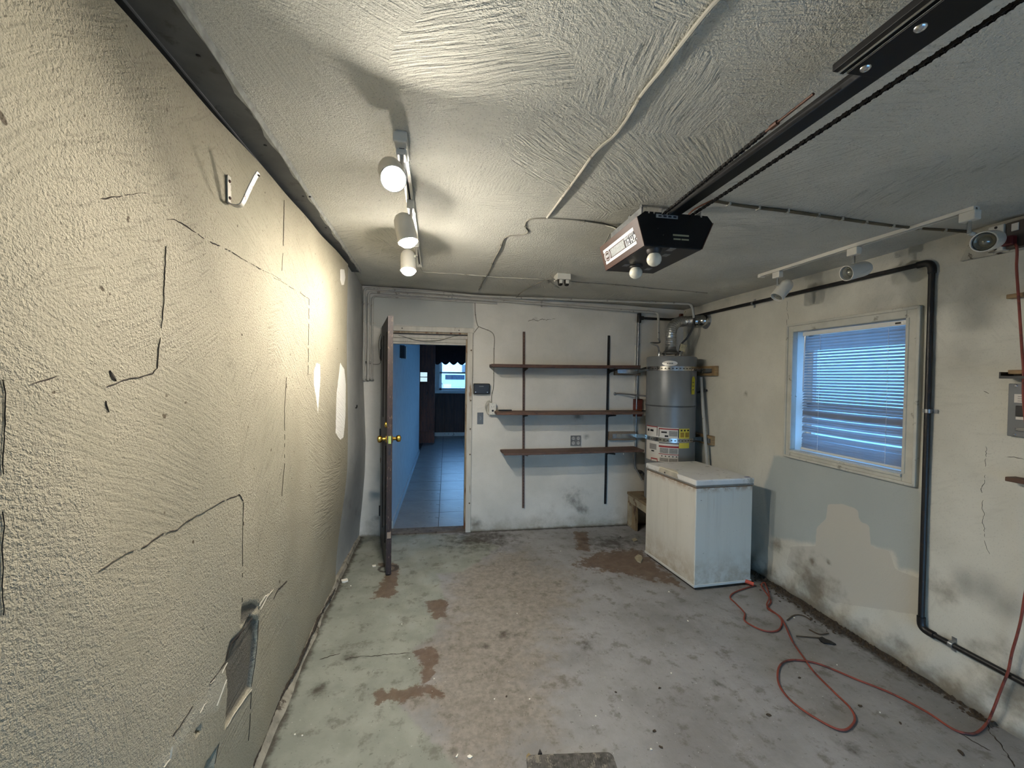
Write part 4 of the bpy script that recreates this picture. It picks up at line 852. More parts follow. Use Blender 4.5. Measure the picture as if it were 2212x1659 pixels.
for z_ in (1.318, 1.222): MB().lathe((.464, D-.060, z_), (0, -1, 0), [(0, .004), (.002, .003)], 8).build('screw', m_galv, wo)
MB().lathe((.466, D-.060, 1.250), (0, -1, 0), [(0, .011), (.002, .010)], 14).build('socket', m_blackp, wo); MB().box((.452, D-.061, 1.283), (.455, D-.059, 1.298)).box((.474, D-.061, 1.283), (.477, D-.059, 1.298)).build('socket_slots', m_blackp, wo)
MB().tube(spline([(.45, D-.03, 1.33), (.43, D-.04, 1.352), (.405, D-.035, 1.33), (.392, D-.04, 1.29), (.402, D-.045, 1.24), (.425, D-.04, 1.21), (.44, D-.05, 1.22), (.415, D-.05, 1.26), (.418, D-.05, 1.31), (.44, D-.04, 1.335)], 6), .0045, 8).build('coiled_cord', m_cable, wo, True)
wire('wall_cable', [bk((1026, 652), D-.006), bk((1027, 680), D-.006), bk((1032, 703), D-.007), bk((1040, 708), D-.006), bk((1066, 722), D-.007), bk((1067, 760), D-.007), bk((1066.5, 800), D-.007), bk((1066, 835), D-.007), bk((1062, 855), D-.008), bk((1062, 872), D-.012)], .0035, m_ccrk, 'grey cord running from top of back wall down to white outlet', 'cord', staples=5, nrm=(0, -1, 0))
wire('wall_cable', [bk((1034, 706), D-.008), bk((1026, 716), D-.009), bk((1021.5, 728), D-.010), bk((1021, 800), D-.009), bk((1018, 900), D-.008), bk((1016, 1000), D-.008), bk((1014, 1130), D-.008)], .003, m_ccrk, 'thin cord running down beside the right door casing', 'cord', staples=6, nrm=(0, -1, 0))
wire('lintel_wire', [bk((861, 724), D+.04), bk((885, 731), D+.04), bk((900, 735), D+.035), bk((925, 736.5), D+.035), bk((950, 735), D+.035), bk((975, 728), D+.04), bk((1002, 722), D+.04)], .003, m_ccrk, 'sagging wire across the head of the doorway', 'wire', nrm=(0, -1, 0))
wire('wire_loop', [bk((827, 716), D-.01), bk((820, 728), D-.02), bk((817.5, 745), D-.02), bk((820, 770), D-.02), bk((822, 783), D-.015), bk((814, 787), D-.008), bk((797, 785), D-.006)], .003, m_ccrk, 'loose grey wire loop left of the door casing', 'wire', nrm=(0, -1, 0))
wire('wire_loop', [bk((826, 722), D-.02), bk((823, 740), D-.025), bk((823.5, 756), D-.03), bk((824, 772), D-.02), bk((822, 783), D-.012)], .0045, m_blackp, 'short black wire hanging left of the door casing', 'wire', nrm=(0, -1, 0))
qo = thing('quad_outlet', (1.36, D, .925), 'grey square four socket outlet between middle and bottom shelves', 'outlet')
MB().box((1.307, D-.010, .872), (1.419, D, .982)).build('plate', M('grey outlet plate', (104, 102, 98), .5), qo, bevel=.003)
for x_ in (1.336, 1.390):
    for z_ in (.902, .952):
        s_ = MB().lathe((x_, D-.010, z_), (0, -1, 0), [(0, .0185), (.003, .0175)], 16).build('socket', M('pale socket', (176, 172, 164), .5), qo)
        MB().box((x_-.008, D-.0145, z_-.002), (x_-.005, D-.0128, z_+.010)).box((x_+.005, D-.0145, z_-.002), (x_+.008, D-.0128, z_+.010)).build('slots', m_blackp, s_)

# ================================================================== SHELVING
YS = 3.95
m_std = M('brown shelf standard', (92, 66, 50), .5, .1, var=.2); m_std2 = M('near black shelf standard', (30, 26, 24), .5, .4, var=.2)
def standard(xt, xb, zt, zb_, mat, label):
    o = thing('shelf_standard', (xb, D, zb_), label, 'shelf standard')
    e = MB().prism([(xb-.011, D-.014, zb_), (xb+.011, D-.014, zb_), (xb+.011, D, zb_), (xb-.011, D, zb_)], (xt-xb, 0, zt-zb_)); e.build('channel', mat, o)
    e = MB(); n_ = int((zt-zb_)/.032)
    for k in range(n_):
        z_ = zb_+.02+k*.032; x_ = xb+(xt-xb)*(z_-zb_)/(zt-zb_); e.box((x_-.0045, D-.0152, z_), (x_-.0015, D-.0138, z_+.014)).box((x_+.0015, D-.0152, z_), (x_+.0045, D-.0138, z_+.014))
    tag(e.build('slots', m_crack, o), kind='stuff')
    MB().lathe((xt-.003, D-.016, zt-.006), (0, -1, 0), [(-.004, .006), (.004, .004)], 8).build('screw', m_black, o)
    for zz_ in (1.690, 1.224, .826):
        e = MB(); x_ = xb+(xt-xb)*(zz_-zb_)/(zt-zb_)
        e.prism([(x_-.0015, D-.014, zz_), (x_-.0015, YS+.01, zz_), (x_-.0015, YS+.01, zz_-.012), (x_-.0015, D-.07, zz_-.034), (x_-.0015, D-.014, zz_-.055)], (.003, 0, 0)).prism([(x_-.008, D-.014, zz_-.002), (x_+.008, D-.014, zz_-.002), (x_+.008, YS+.01, zz_-.002), (x_-.008, YS+.01, zz_-.002)], (0, 0, .002)); e.build('bracket', mat, o)
    return o
standard(.785, .805, 2.066, .228, m_std, 'tall brown slotted shelf standard, left of the pair')
standard(1.713, 1.705, 2.054, .240, m_std2, 'tall near black slotted shelf standard, right of the pair')
def shelf(x0, x1, z0, th, label, mat, skew=0.0, x0b=None):
    o = thing('shelf_board', ((x0+x1)/2, 4.07, z0), label, 'shelf')
    x0b = x0b if x0b is not None else x0
    n_ = 30; vs = []; fs = []
    for i in range(n_+1):
        t = i/n_
        for y_, xa in ((YS, x0), (D-.016, x0b)):
            x_ = xa+(x1-xa)*t; dz = skew*t-.003*math.sin(math.pi*t); 
            for z_ in (z0, z0+th): vs.append((x_, y_+(random.uniform(-.0015, .0015) if y_ == YS else 0), z_+dz))
    for i in range(n_):
        a = 4*i; b = a+4; fs += [(a, a+1, b+1, b), (a+2, b+2, b+3, a+3), (a+1, a+3, b+3, b+1), (a, b, b+2, a+2)]
    fs += [(0, 2, 3, 1), (4*n_, 4*n_+1, 4*n_+3, 4*n_+2)]
    MB().add(vs, fs).build('board', mat, o, bevel=.002); return o
shelf(.430, 1.962, 1.690, .030, 'top shelf board of three, dark brown, on the back wall', m_shelf, .012)
shelf(.483, 2.000, 1.224, .026, 'middle shelf board of three, level with the white outlet', M('brown shelf board', (92, 64, 46), .6, var=.35, scale=4, stretch=(3, 30, 30), dirt=((46, 30, 24), .28, 5)), .006)
shelf(.565, 2.020, .828, .020, 'bottom shelf board of three, its worn top facing up', M('worn shelf board', (84, 60, 47), .6, var=.3, scale=4, stretch=(3, 30, 30), dirt=((122, 98, 78), .2, 8)), .014, .552)
cr_ = MB().box((.520, 4.10, 1.2505), (.655, 4.12, 1.264)).build('black_bar', m_blackp, bevel=.002); tag(cr_, 'short flat black bar lying at left end of middle shelf', 'bar')
for i, x_ in enumerate((.965, 1.80)): 
    c_ = MB().lathe((x_, YS+.012, .828), (0, 0, -1), [(-.002, .005), (.008, .004), (.014, .0015)], 8).build('hook_screw', m_chip); tag(c_, 'tiny pale peg under '+('left' if i == 0 else 'right')+' end of the bottom shelf', 'peg')
# rod and clamp, red pipe block
rd = thing('strut_rod', (1.80, D, 1.46), 'grey metal rod reaching from back wall to the water heater', 'rod')
q0 = bk((1330, 850), D-.02); MB().tube([q0, bk((1340, 850), D-.05), at((1400, 856), 1, 3.98)], .008, 10).build('rod', M('zinc rod', (92, 92, 92), .45, .7), rd, True)
MB().lathe(q0+np.array([0, .02, -.004]), (0, -1, 0), [(0, .018), (.006, .018), (.014, .010)], 12).build('flange', m_galv, rd, True)
rb = MB().box((2.005, D-.024, 1.185), (2.105, D, 1.375)).build('red_block', M('red brown block', (104, 46, 32), .75, var=.3, scale=12, dirt=((60, 34, 28), .2, 9)), bevel=.004); tag(rb, 'small red brown wooden block behind conduit at right end of middle shelf', 'block')
vv = thing('gas_valve', (2.06, 4.13, 1.255), 'small brass shutoff valve at right end of middle shelf', 'valve'); MB().cyl((2.02, 4.165, 1.250), (2.09, 4.165, 1.250), .011).build('body', m_copper, vv, True); MB().box((2.085, 4.14, 1.246), (2.13, 4.16, 1.254)).build('lever', m_black, vv)

# ================================================================== WATER HEATER AND STAND
HC = np.array([2.268, 3.895]); HR = .240; Z0, Z1 = .372, 1.822
wh = thing('water_heater', (HC[0], HC[1], Z0), 'tall grey water heater strapped in the back right corner', 'water heater')
m_tank = M('grey tank enamel', (112, 115, 116), .33, var=.05)
MB().lathe((HC[0], HC[1], Z0), (0, 0, 1), [(0, HR-.004), (.004, HR), (.952, HR), (.954, HR+.003), (.964, HR+.003), (.966, HR), (Z1-Z0-.012, HR), (Z1-Z0-.004, HR-.004), (Z1-Z0, HR-.014), (Z1-Z0-.006, .02)], 64).build('tank', m_tank, wh, True, angle=30)
MB().lathe((HC[0], HC[1], Z0+.951), (0, 0, 1), [(0, HR), (.002, HR+.0045), (.012, HR+.0045), (.014, HR)], 64, False, False).build('seam_band', M('tank seam', (74, 76, 77), .4, .3), wh, True)
def hang(px, z=1.2):   # angle on the tank facing a pixel column
    d = ray((px, 850)); d = d[:2]/np.linalg.norm(d[:2]); o = -HC; # solve |t d - HC| = HR
    b = d@HC; t = b-math.sqrt(max(0, b*b-(HC@HC-(HR+.001)**2))); q = t*d-HC; a = math.atan2(q[1], q[0]); return a-2*math.pi if a > 1.2 else a
def hz(py, px=1447): 
    d = ray((px, py)); b = np.linalg.norm(HC)-HR; return CAM_H+d[2]/np.linalg.norm(d[:2])*b
def curved(px0, px1, z0, z1, mat, name, parent, off=.0010, n_=44):
    a0, a1 = hang(px0), hang(px1); vs = []; fs = []
    for i in range(n_+1):
        a = a0+(a1-a0)*i/n_
        for z_ in (z0, z1):
            for rr in (HR+.0002, HR+off): vs.append((HC[0]+rr*math.cos(a), HC[1]+rr*math.sin(a), z_))
    for i in range(n_):
        a = 4*i; b = a+4; fs += [(a+1, b+1, b+3, a+3), (a, a+2, b+2, b), (a+2, a+3, b+3, b+2), (a, b, b+1, a+1)]
    return MB().add(vs, fs).build(name, mat, parent, True)
lw_ = M('label paper', (206, 200, 190), .6, var=.04); lr_ = M('label red', (150, 38, 36), .6); ly_ = M('label yellow', (206, 190, 70), .6, var=.06); lg_ = M('label fine print', (140, 136, 130), .6, var=.25, scale=60, stretch=(1, 1, 6))
SC = 190/1087.0   # heater close-up zoom: 1087 px wide shows 190
def zx(x_): return 1370+x_*SC
def zy(y_): return 730+y_*SC
def lab(x0, x1, y0, y1, mat, name='label', off=.0012, par=None): return curved(zx(x0), zx(x1), hz(zy(y1)), hz(zy(y0)), mat, name, par or wh, off*2.2)
lab(165, 560, 1112, 1540, lw_, 'label', .0010); L1 = lab(300, 556, 1270, 1540, lw_, 'label', .0013)
lab(166, 300, 1108, 1118, lr_, off=.0016); lab(316, 560, 1122, 1136, lr_, off=.0016); lab(313, 321, 1122, 1230, m_blackp, off=.0016); lab(551, 560, 1130, 1230, m_blackp, off=.0016); lab(290, 297, 1118, 1222, m_blackp, off=.0016)
lab(345, 415, 1160, 1180, m_blackp, 'pictogram', .0018); lab(388, 432, 1205, 1228, m_blackp, 'pictogram', .0018); lab(180, 200, 1148, 1178, m_blackp, 'pictogram', .0018); lab(212, 250, 1150, 1176, m_blackp, 'pictogram', .0018); lab(440, 545, 1150, 1215, lg_, 'fine_print', .0016)
lab(566, 690, 1118, 1360, ly_, 'label', .0014)
for k in range(3): lab(582+k*40, 604+k*40, 1130, 1150, m_blackp, 'pictogram', .0018)
for k in range(2): lab(580+k*60, 625+k*60, 1165, 1225, M('amber print', (150, 120, 40), .6), 'fine_print', .0017)
lab(318, 565, 1300, 1310, m_blackp, off=.0017); lab(318, 565, 1336, 1358, lr_, off=.0017); lab(318, 565, 1438, 1446, lr_, off=.0017)
for x0 in (332, 446): lab(x0, x0+105, 1366, 1430, lg_, 'fine_print', .0017); lab(x0, x0+105, 1490, 1532, lg_, 'fine_print', .0017)
for k in range(5): lab(350+k*45, 366+k*45, 1460, 1472, m_blackp, 'pictogram', .0018)
lab(205, 290, 1330, 1400, lg_, 'fine_print', .0014); lab(228, 262, 1412, 1428, m_blackp, 'pictogram', .0016); lab(225, 305, 1508, 1545, lr_, off=.0016); lab(232, 298, 1522, 1545, lw_, off=.0018)
# oval badge (plain, illegible in the photograph)
ac = hang(zx(432)); zb_ = hz(zy(314)); vs = [(HC[0]+(HR+.004)*math.cos(ac), HC[1]+(HR+.004)*math.sin(ac), zb_)]; n_ = 32
for k in range(n_):
    t = 2*math.pi*k/n_; a = ac+.31*math.cos(t)*.95; vs.append((HC[0]+(HR+.003)*math.cos(a), HC[1]+(HR+.003)*math.sin(a), zb_+.026*math.sin(t)))
bd = MB().add(vs, [(0, 1+k, 1+(k+1) % n_) for k in range(n_)]).build('badge', M('silver badge', (214, 210, 200), .35, .2), wh)
for k in range(4): curved(zx(398+k*20), zx(412+k*20), zb_-.006, zb_+.005, M('badge print', (88, 88, 84), .5), 'badge_mark', bd, .0055, 6)
MB().lathe((HC[0]+HR*math.cos(hang(zx(395)))*.9, HC[1]+HR*math.sin(hang(zx(395)))*.9, Z1-.006), (0, 0, 1), [(0, .012), (.006, .010)], 10).build('cap', m_chrome, wh)
# draft hood, nipples
MB().lathe((HC[0]-.01, HC[1], Z1+.03), (0, 0, 1), [(0, .088), (.012, .085), (.030, .062), (.055, .052), (.075, .050)], 32, False, False).build('draft_hood', M('dull galvanised hood', (120, 120, 118), .4, .8), wh, True)
for t in (.4, 2.0, 3.5, 5.2): MB().box((HC[0]-.01+.078*math.cos(t)-.004, HC[1]+.078*math.sin(t)-.004, Z1-.008), (HC[0]-.01+.078*math.cos(t)+.004, HC[1]+.078*math.sin(t)+.004, Z1+.034)).build('hood_leg', m_galv, wh)
nl = at((1424, 765), 1, HC[1]); nr = at((1468, 765), 1, HC[1])
for q in (nl, nr): MB().cyl((q[0], q[1], Z1-.01), (q[0], q[1], Z1+.035), .014).cyl((q[0], q[1], Z1+.03), (q[0], q[1], Z1+.05), .019, 6).build('nipple', m_chrome, wh, True)
# flue duct
fd = thing('flue_duct', (HC[0], HC[1], Z1+.1), 'crinkled silver flue duct bending from water heater into right wall', 'duct')
P = spline([(HC[0]-.01, HC[1], Z1+.10), (HC[0]-.01, HC[1], Z1+.17), (HC[0]-.01, HC[1], Z1+.24), (HC[0]+.02, HC[1]+.01, Z1+.32), (HC[0]+.09, HC[1]+.02, Z1+.365), (HC[0]+.17, HC[1]+.02, Z1+.372), (HC[0]+.235, HC[1]-.03, Z1+.372)], 12)
rad = [.052+.0028*math.sin(i*2.2) for i in range(len(P))]; MB().tube(P, rad, 24).build('flex_duct', m_alum, fd, True, angle=70)
q = P[-1]; MB().tube(spline([q, q+np.array([.05, -.03, 0]), (R-.03, HC[1]-.09, Z1+.37), (R+.05, HC[1]-.10, Z1+.37)], 6), .058, 24).build('elbow', M('smooth aluminium elbow', (200, 200, 196), .16, 1.0), fd, True, angle=70)
MB().lathe((R, HC[1]-.10, Z1+.37), (-1, 0, 0), [(0, .085), (.006, .082), (.012, .062)], 28).build('wall_collar', m_galv, fd, True)
# water lines
wire('water_line', [(2.19, 4.02, 2.02), (2.19, 4.00, 1.975), (nl[0]-.06, 3.96, 1.965), (nl[0]-.012, 3.91, 1.93), (nl[0], HC[1], 1.865)], .0085, m_galv, 'thin curved pipe from conduit into left side of heater top', 'pipe', nrm=(0, 0, 1))
wire('water_line', [(2.46, 3.82, 2.22), (2.455, 3.83, 2.12), (nr[0]+.06, 3.86, 2.02), (nr[0]+.01, 3.89, 1.95), (nr[0], HC[1], 1.865)], .010, M('dark braided hose', (58, 54, 50), .5, .3), 'dark hose bending down into right side of heater top', 'hose', nrm=(0, 0, 1))
wire('loose_wire', [at((1481, 672), 1, 4.0), at((1472, 690), 1, 4.0), at((1468, 700), 1, 3.95), at((1466, 705), 1, 3.95)], .0025, m_ccrk, 'thin loose wire left of pipe junction above the heater', 'wire')
tg = MB().prism([at((1471, 742), 1, 3.87), at((1484, 746), 1, 3.87), at((1479, 760), 1, 3.87), at((1467, 757), 1, 3.87)], (0, .003, 0)).build('paper_tag', M('yellowed tag', (176, 168, 136), .7, var=.2, scale=30)); tag(tg, 'yellowed paper tag hanging above heater right of flue', 'tag')
yt = thing('yellow_tag', at((1496, 825), 1, 3.70), 'bright yellow tag hanging from upper heater strap', 'tag'); a = hang(1495); q = np.array([HC[0]+(HR+.012)*math.cos(a), HC[1]+(HR+.012)*math.sin(a), 1.6]); tt = np.array([-math.sin(a), math.cos(a), 0])
MB().prism([q-tt*.026+np.array([0, 0, -.15]), q+tt*.022+np.array([0, 0, -.15]), q+tt*.026+np.array([0, 0, .0]), q+tt*.012+np.array([0, 0, .025]), q-tt*.008+np.array([0, 0, .025]), q-tt*.022+np.array([0, 0, .0])], (-.0015, -.0015, 0)).build('card', M('yellow card', (196, 184, 50), .55, var=.08, scale=30), yt)
for k in range(3): MB().prism([q+tt*(.010-.0)+np.array([-.002, -.002, -.03-k*.035]), q-tt*.012+np.array([-.002, -.002, -.03-k*.035]), q-tt*.012+np.array([-.002, -.002, -.038-k*.035]), q+tt*.010+np.array([-.002, -.002, -.038-k*.035])], (-.0006, -.0006, 0)).build('print_line', m_mark, yt)
# relief pipe on the right
wire('relief_pipe', [at((1514, 815), 0, 2.52), at((1517, 860), 0, 2.52), at((1522, 930), 0, 2.52), at((1527, 1000), 0, 2.52), at((1531, 1060), 0, 2.52)], .0155, m_wpaint, 'white vertical pipe between water heater and right wall', 'pipe', nrm=(-1, 0, 0))
pb = MB().cyl(at((1506, 848), 0, 2.50), at((1528, 843), 0, R-.01), .010, 10).build('pipe_bracket', m_black, None, True); tag(pb, 'small black bracket holding white pipe beside the heater', 'bracket')
# earthquake straps and their wall blocks
def hstrap(z, zl, zr, label, yb0, xb):
    o = thing('heater_strap', (HC[0], HC[1], z), label, 'strap'); aL, aR = math.radians(196), math.radians(-62)+2*math.pi
    pl_ = [(1.80, D-.048, zl), (2.03, D-.048, zl)]
    arc = [(HC[0]+(HR+.002)*math.cos(a), HC[1]+(HR+.002)*math.sin(a), z) for a in np.linspace(math.radians(163), math.radians(320), 40)]
    pr_ = [(R-.048, 3.78, zr), (R-.048, 3.62, zr)]
    P = [np.array(q) for q in pl_]+[np.array(q) for q in arc]+[np.array(q) for q in pr_]
    P2 = []
    for a, b in zip(P[:-1], P[1:]):
        m_ = max(1, int(np.linalg.norm(b-a)/.06)); P2 += [a+(b-a)*k/m_ for k in range(m_)]
    P2.append(P[-1])
    def nr_(i):
        t = P2[min(i+1, len(P2)-1)]-P2[max(i-1, 0)]; return np.cross(t, (0, 0, 1))
    MB().strip(P2, .021, nr_, .0022).build('band', M('strap steel', (176, 176, 172), .24, .95, var=.15, scale=30), o)
    for k in range(6, len(P2)-4, 2):
        t = P2[k+1]-P2[k]; t /= np.linalg.norm(t); nn = np.cross(t, (0, 0, 1)); c_ = P2[k]+nn*.0024
        MB().prism([c_+t*.009*math.cos(q)+np.array([0, 0, .005*math.sin(q)]) for q in np.linspace(0, 2*math.pi, 9)[:-1]], nn*.0006).build('slot', m_crack, o)
    return o
hstrap(1.700, 1.672, 1.682, 'upper silver strap holding the water heater to corner walls', 0, 0)
hstrap(1.000, .978, 1.000, 'lower silver strap holding water heater across its label', 0, 0)
def block(name, a, b, label, pl_): 
    o = thing(name, ((a[0]+b[0])/2, (a[1]+b[1])/2, a[2]), label, 'block'); MB().box(a, b).build('timber', m_wood if a[0] > 2.2 else m_wood2, o, bevel=.004)
    MB().box(*pl_).build('steel_plate', m_galv, o, bevel=.001); return o
block('wood_block', (1.775, D-.040, 1.630), (2.070, D, 1.710), 'wood block at right end of top shelf, anchoring upper strap', ((1.87, D-.046, 1.648), (2.02, D-.040, 1.694)))
block('wood_block', (1.725, D-.040, .930), (2.030, D, 1.022), 'wood block on back wall above bottom shelf, anchoring lower strap', ((1.76, D-.046, .952), (2.0, D-.040, 1.0)))
block('wood_block', (R-.040, 3.585, 1.634), (R, 3.95, 1.730), 'wood block on right wall anchoring the upper strap', ((R-.047, 3.64, 1.660), (R-.040, 3.80, 1.705)))
block('wood_block', (R-.040, 3.615, .955), (R, 3.955, 1.046), 'wood block on right wall anchoring the lower strap', ((R-.047, 3.64, .975), (R-.040, 3.78, 1.02)))
# stand
hs_ = thing('heater_stand', (2.28, 3.86, 0), 'low dirty wooden platform under the water heater', 'platform')
m_std3 = M('dirty painted timber', (150, 142, 122), .75, var=.2, scale=6, dirt=((92, 66, 40), .35, 9)); m_top = M('stand top boards', (122, 106, 82), .8, var=.3, scale=5, dirt=((80, 64, 48), .3, 10))
for k in range(4): MB().box((1.955+k*.155, 3.56, .338), (1.955+k*.155+.152, D-.005, .366)).build('top_board', m_top, hs_, bevel=.003)
MB().box((1.962, 3.58, .262), (1.985, D-.01, .338)).build('apron', m_std3, hs_, bevel=.003)
MB().box((1.962, D-.10, 0), (1.985, D-.005, .262)).build('side_panel', m_std3, hs_, bevel=.003)
MB().box((1.966, D-.20, 0), (1.990, D-.104, .262)).build('side_panel', M('stained side board', (128, 112, 86), .75, var=.25, dirt=((70, 46, 30), .4, 8), stretch=(3, 3, .8)), hs_, bevel=.003)
for x_, y_ in ((1.97, 3.58), (2.48, 3.58), (2.48, D-.10)): MB().box((x_, y_, 0), (x_+.08, y_+.08, .338)).build('leg', m_std3, hs_, bevel=.003)
MB().box((1.99, 3.575, .262), (2.56, 3.60, .338)).build('apron', m_std3, hs_, bevel=.003)

# ================================================================== CHEST FREEZER
FA, FB, FC_ = np.array([1.792, 3.464]), np.array([1.864, 2.817]), np.array([2.369, 2.844])
ex = FC_-FB; Wd = np.linalg.norm(ex); ex /= Wd; eyv = np.array([-ex[1], ex[0]]); Ln = .648; yaw_ = 0
eyv = (FA-FB)/np.linalg.norm(FA-FB)
fz = thing('chest_freezer', (FB[0]+.25, FB[1]+.32, 0), 'white stained chest freezer standing in front of the water heater', 'freezer')
def fp(u, v, z): q = FB+ex*u+eyv*v; return (q[0], q[1], z)
def fbox(u0, u1, v0, v1, z0, z1): return MB().prism([fp(u0, v0, z0), fp(u1, v0, z0), fp(u1, v1, z0), fp(u0, v1, z0)], (0, 0, z1-z0))
def freezer_mat(name, c0):
    m, n, l, p = newmat(name); h = N(n, l); c = h.coord('Generated'); o = h.sep(c); ob_ = h.coord()
    st_ = h.noise(h.mapping(ob_, (14, 14, 1.2)), 1.0, 6, .65)
    col = h.mix(h.rng(st_, .45, .75), lin(c0), tuple(v*.90 for v in lin(c0)))
    low = h.math('MULTIPLY', h.rng(o[2], .42, .0), h.rng(h.noise(ob_, 7, 7, .7), .36, .62))
    col = h.mix(h.math('MULTIPLY', low, .62), col, lin((146, 124, 88)))
    top = h.math('MULTIPLY', h.rng(o[2], .93, 1.0), h.rng(h.noise(ob_, 20, 5, .7), .38, .6)); col = h.mix(h.math('MULTIPLY', top, .7), col, lin((140, 102, 62)))
    drip = h.math('MULTIPLY', h.rng(h.noise(h.mapping(ob_, (38, 38, 1.4)), 1.0, 4, .6), .62, .72), h.rng(o[2], .25, .9)); col = h.mix(h.math('MULTIPLY', drip, .25), col, lin((150, 120, 82)))
    spk = h.rng(h.noise(ob_, 55, 3, .6), .70, .74); col = h.mix(h.math('MULTIPLY', spk, .6), col, lin((96, 88, 76)))
    l.new(col, p.inputs['Base Color']); p.inputs['Roughness'].default_value = .42; return m
m_fz = freezer_mat('stained white enamel', (204, 200, 188)); m_lid = M('freezer lid enamel', (206, 204, 198), .36, var=.05, dirt=((160, 156, 146), .15, 12))
fbox(.003, Wd-.003, .003, Ln-.003, .018, .776).build('body', m_fz, fz, bevel=.006)
fbox(.014, Wd-.014, .014, Ln-.014, 0, .02).build('plinth', m_crack, fz)
fbox(-.001, Wd+.001, -.001, Ln+.001, .020, .040).build('base_trim', M('base trim', (196, 194, 186), .45, var=.05), fz, bevel=.003)
fbox(.004, Wd-.004, .004, Ln-.004, .774, .782).build('gasket_seam', M('rusty seam', (104, 76, 50), .7, var=.4, scale=20), fz)
fbox(-.001, Wd+.001, -.001, Ln+.001, .782, .792).build('lid_gasket', M('lid gasket', (120, 116, 108), .6, var=.2), fz)
fbox(-.005, Wd+.005, -.004, Ln+.004, .792, .838).build('lid', m_lid, fz, bevel=.010)
hd_ = MB().prism([fp(-.007, .20, .800), fp(-.007, .46, .800), fp(-.007, .44, .840), fp(-.007, .22, .840)], tuple(np.array(fp(.0, 0, 0))-np.array(fp(-.006, 0, 0)))); hd_.build('handle_recess', M('handle recess', (176, 168, 150), .5), fz, bevel=.002)
vs = []; 
for t in np.linspace(0, 1, 13): vs.append(fp(-.004+.055*math.sin(math.pi*t), .20+.26*t, .836))
MB().prism(vs, (0, 0, .010)).build('handle', M('handle cream', (206, 198, 176), .42, var=.05), fz, bevel=.003)
MB().lathe(fp(-.007, .37, .812), tuple(-np.array([ex[0], ex[1], 0])), [(0, .007), (.003, .006)], 12).build('lock', m_black, fz)
MB().prism([fp(Wd-.055, .02, .8385), fp(Wd-.01, .02, .8385), fp(Wd-.01, .036, .8385), fp(Wd-.055, .036, .8385)], (0, 0, .0012)).build('lid_emblem', M('blue sticker', (52, 66, 120), .5), fz)

# ================================================================== WINDOW WITH BLIND
wi = thing('window_1', (R, 2.33, 1.5), 'small window with white trim and mini blind in the right wall', 'window', kind='structure')
m_trim = M('painted window trim', (184, 182, 170), .55, var=.08, scale=12, dirt=((140, 136, 124), .05, 18))
TY0, TY1, TZ0, TZ1 = 1.878, 2.772, 1.022, 2.020
def tbox(y0, y1, z0, z1, d0, nm='casing'): return MB().box((R-d0, y0, z0), (R+.02, y1, z1)).build(nm, m_trim, wi, bevel=.004)
tbox(TY0, WY0, TZ0, TZ1, .018); tbox(WY1, TY1, TZ0, TZ1, .018); tbox(WY0, WY1, WZ1, TZ1, .018); tbox(WY0, WY1, TZ0, WZ0, .018)
for a in ((TY0-.004, TY0+.014, TZ0, TZ1), (TY1-.014, TY1+.004, TZ0, TZ1)): tbox(*a, .028, 'back_band')
for a in ((TZ1-.014, TZ1+.004), (TZ0-.004, TZ0+.014)): tbox(TY0, TY1, *a, .028, 'back_band')
for a in ((WY0-.016, WY0+.0015, WZ0, WZ1), (WY1-.0015, WY1+.016, WZ0, WZ1)): tbox(*a, .023, 'inner_bead')
tbox(WY0, WY1, WZ0-.022, WZ0-.004, .030, 'stool')
for a, b in (((R+.0205, WY0-.012, WZ0-.012), (R+.17, WY0, WZ1+.012)), ((R+.0205, WY1, WZ0-.012), (R+.17, WY1+.012, WZ1+.012)), ((R+.0205, WY0, WZ1), (R+.17, WY1, WZ1+.012)), ((R+.0205, WY0, WZ0-.012), (R+.17, WY1, WZ0))): MB().box(a, b).build('reveal', m_win, wi)
XS = R+.115
for z0, z1 in ((WZ0, WZ0+.045), (1.395, 1.440), (WZ1-.045, WZ1)): MB().box((XS, WY0, z0), (XS+.035, WY1, z1)).build('sash_rail', m_win, wi)
for y0, y1 in ((WY0, WY0+.045), (WY1-.045, WY1)): MB().box((XS, y0, WZ0), (XS+.035, y1, WZ1)).build('sash_stile', m_win, wi)
MB().box((XS+.015, WY0+.045, WZ0+.045), (XS+.019, WY1-.045, 1.395)).build('pane', m_glass, wi); MB().box((XS+.025, WY0+.045, 1.44), (XS+.029, WY1-.045, WZ1-.045)).build('pane', m_glass, wi)
bd_ = thing('mini_blind', (R+.04, 2.31, WZ1), 'white mini blind with crooked lower slats hanging in the window', 'blind')
m_slat, sn, sl, spn = newmat('vinyl slat'); spn.inputs['Base Color'].default_value = lin((150, 150, 150))+(1,); spn.inputs['Roughness'].default_value = .45
ts = sn.new('ShaderNodeBsdfTranslucent'); ts.inputs['Color'].default_value = lin((214, 216, 218))+(1,); ms = sn.new('ShaderNodeMixShader'); ms.inputs[0].default_value = .32
nzs = N(sn, sl); sl.new(nzs.mix(nzs.rng(nzs.noise(nzs.coord(), 9, 4), .3, .7), lin((112, 112, 114)), lin((128, 127, 128))), spn.inputs['Base Color'])
sl.new(spn.outputs[0], ms.inputs[1]); sl.new(ts.outputs[0], ms.inputs[2]); sl.new(ms.outputs[0], sn['Material Output'].inputs['Surface'])
XB = R+.040; BY0, BY1 = 1.956, 2.672
MB().box((XB-.014, BY0-.003, WZ1-.034), (XB+.014, BY1+.006, WZ1-.004)).build('headrail', m_win, bd_, bevel=.003)
MB().box((XB-.0155, BY0+.055, WZ1-.024), (XB-.0135, BY0+.085, WZ1-.014)).build('headrail_clip', m_black, bd_)
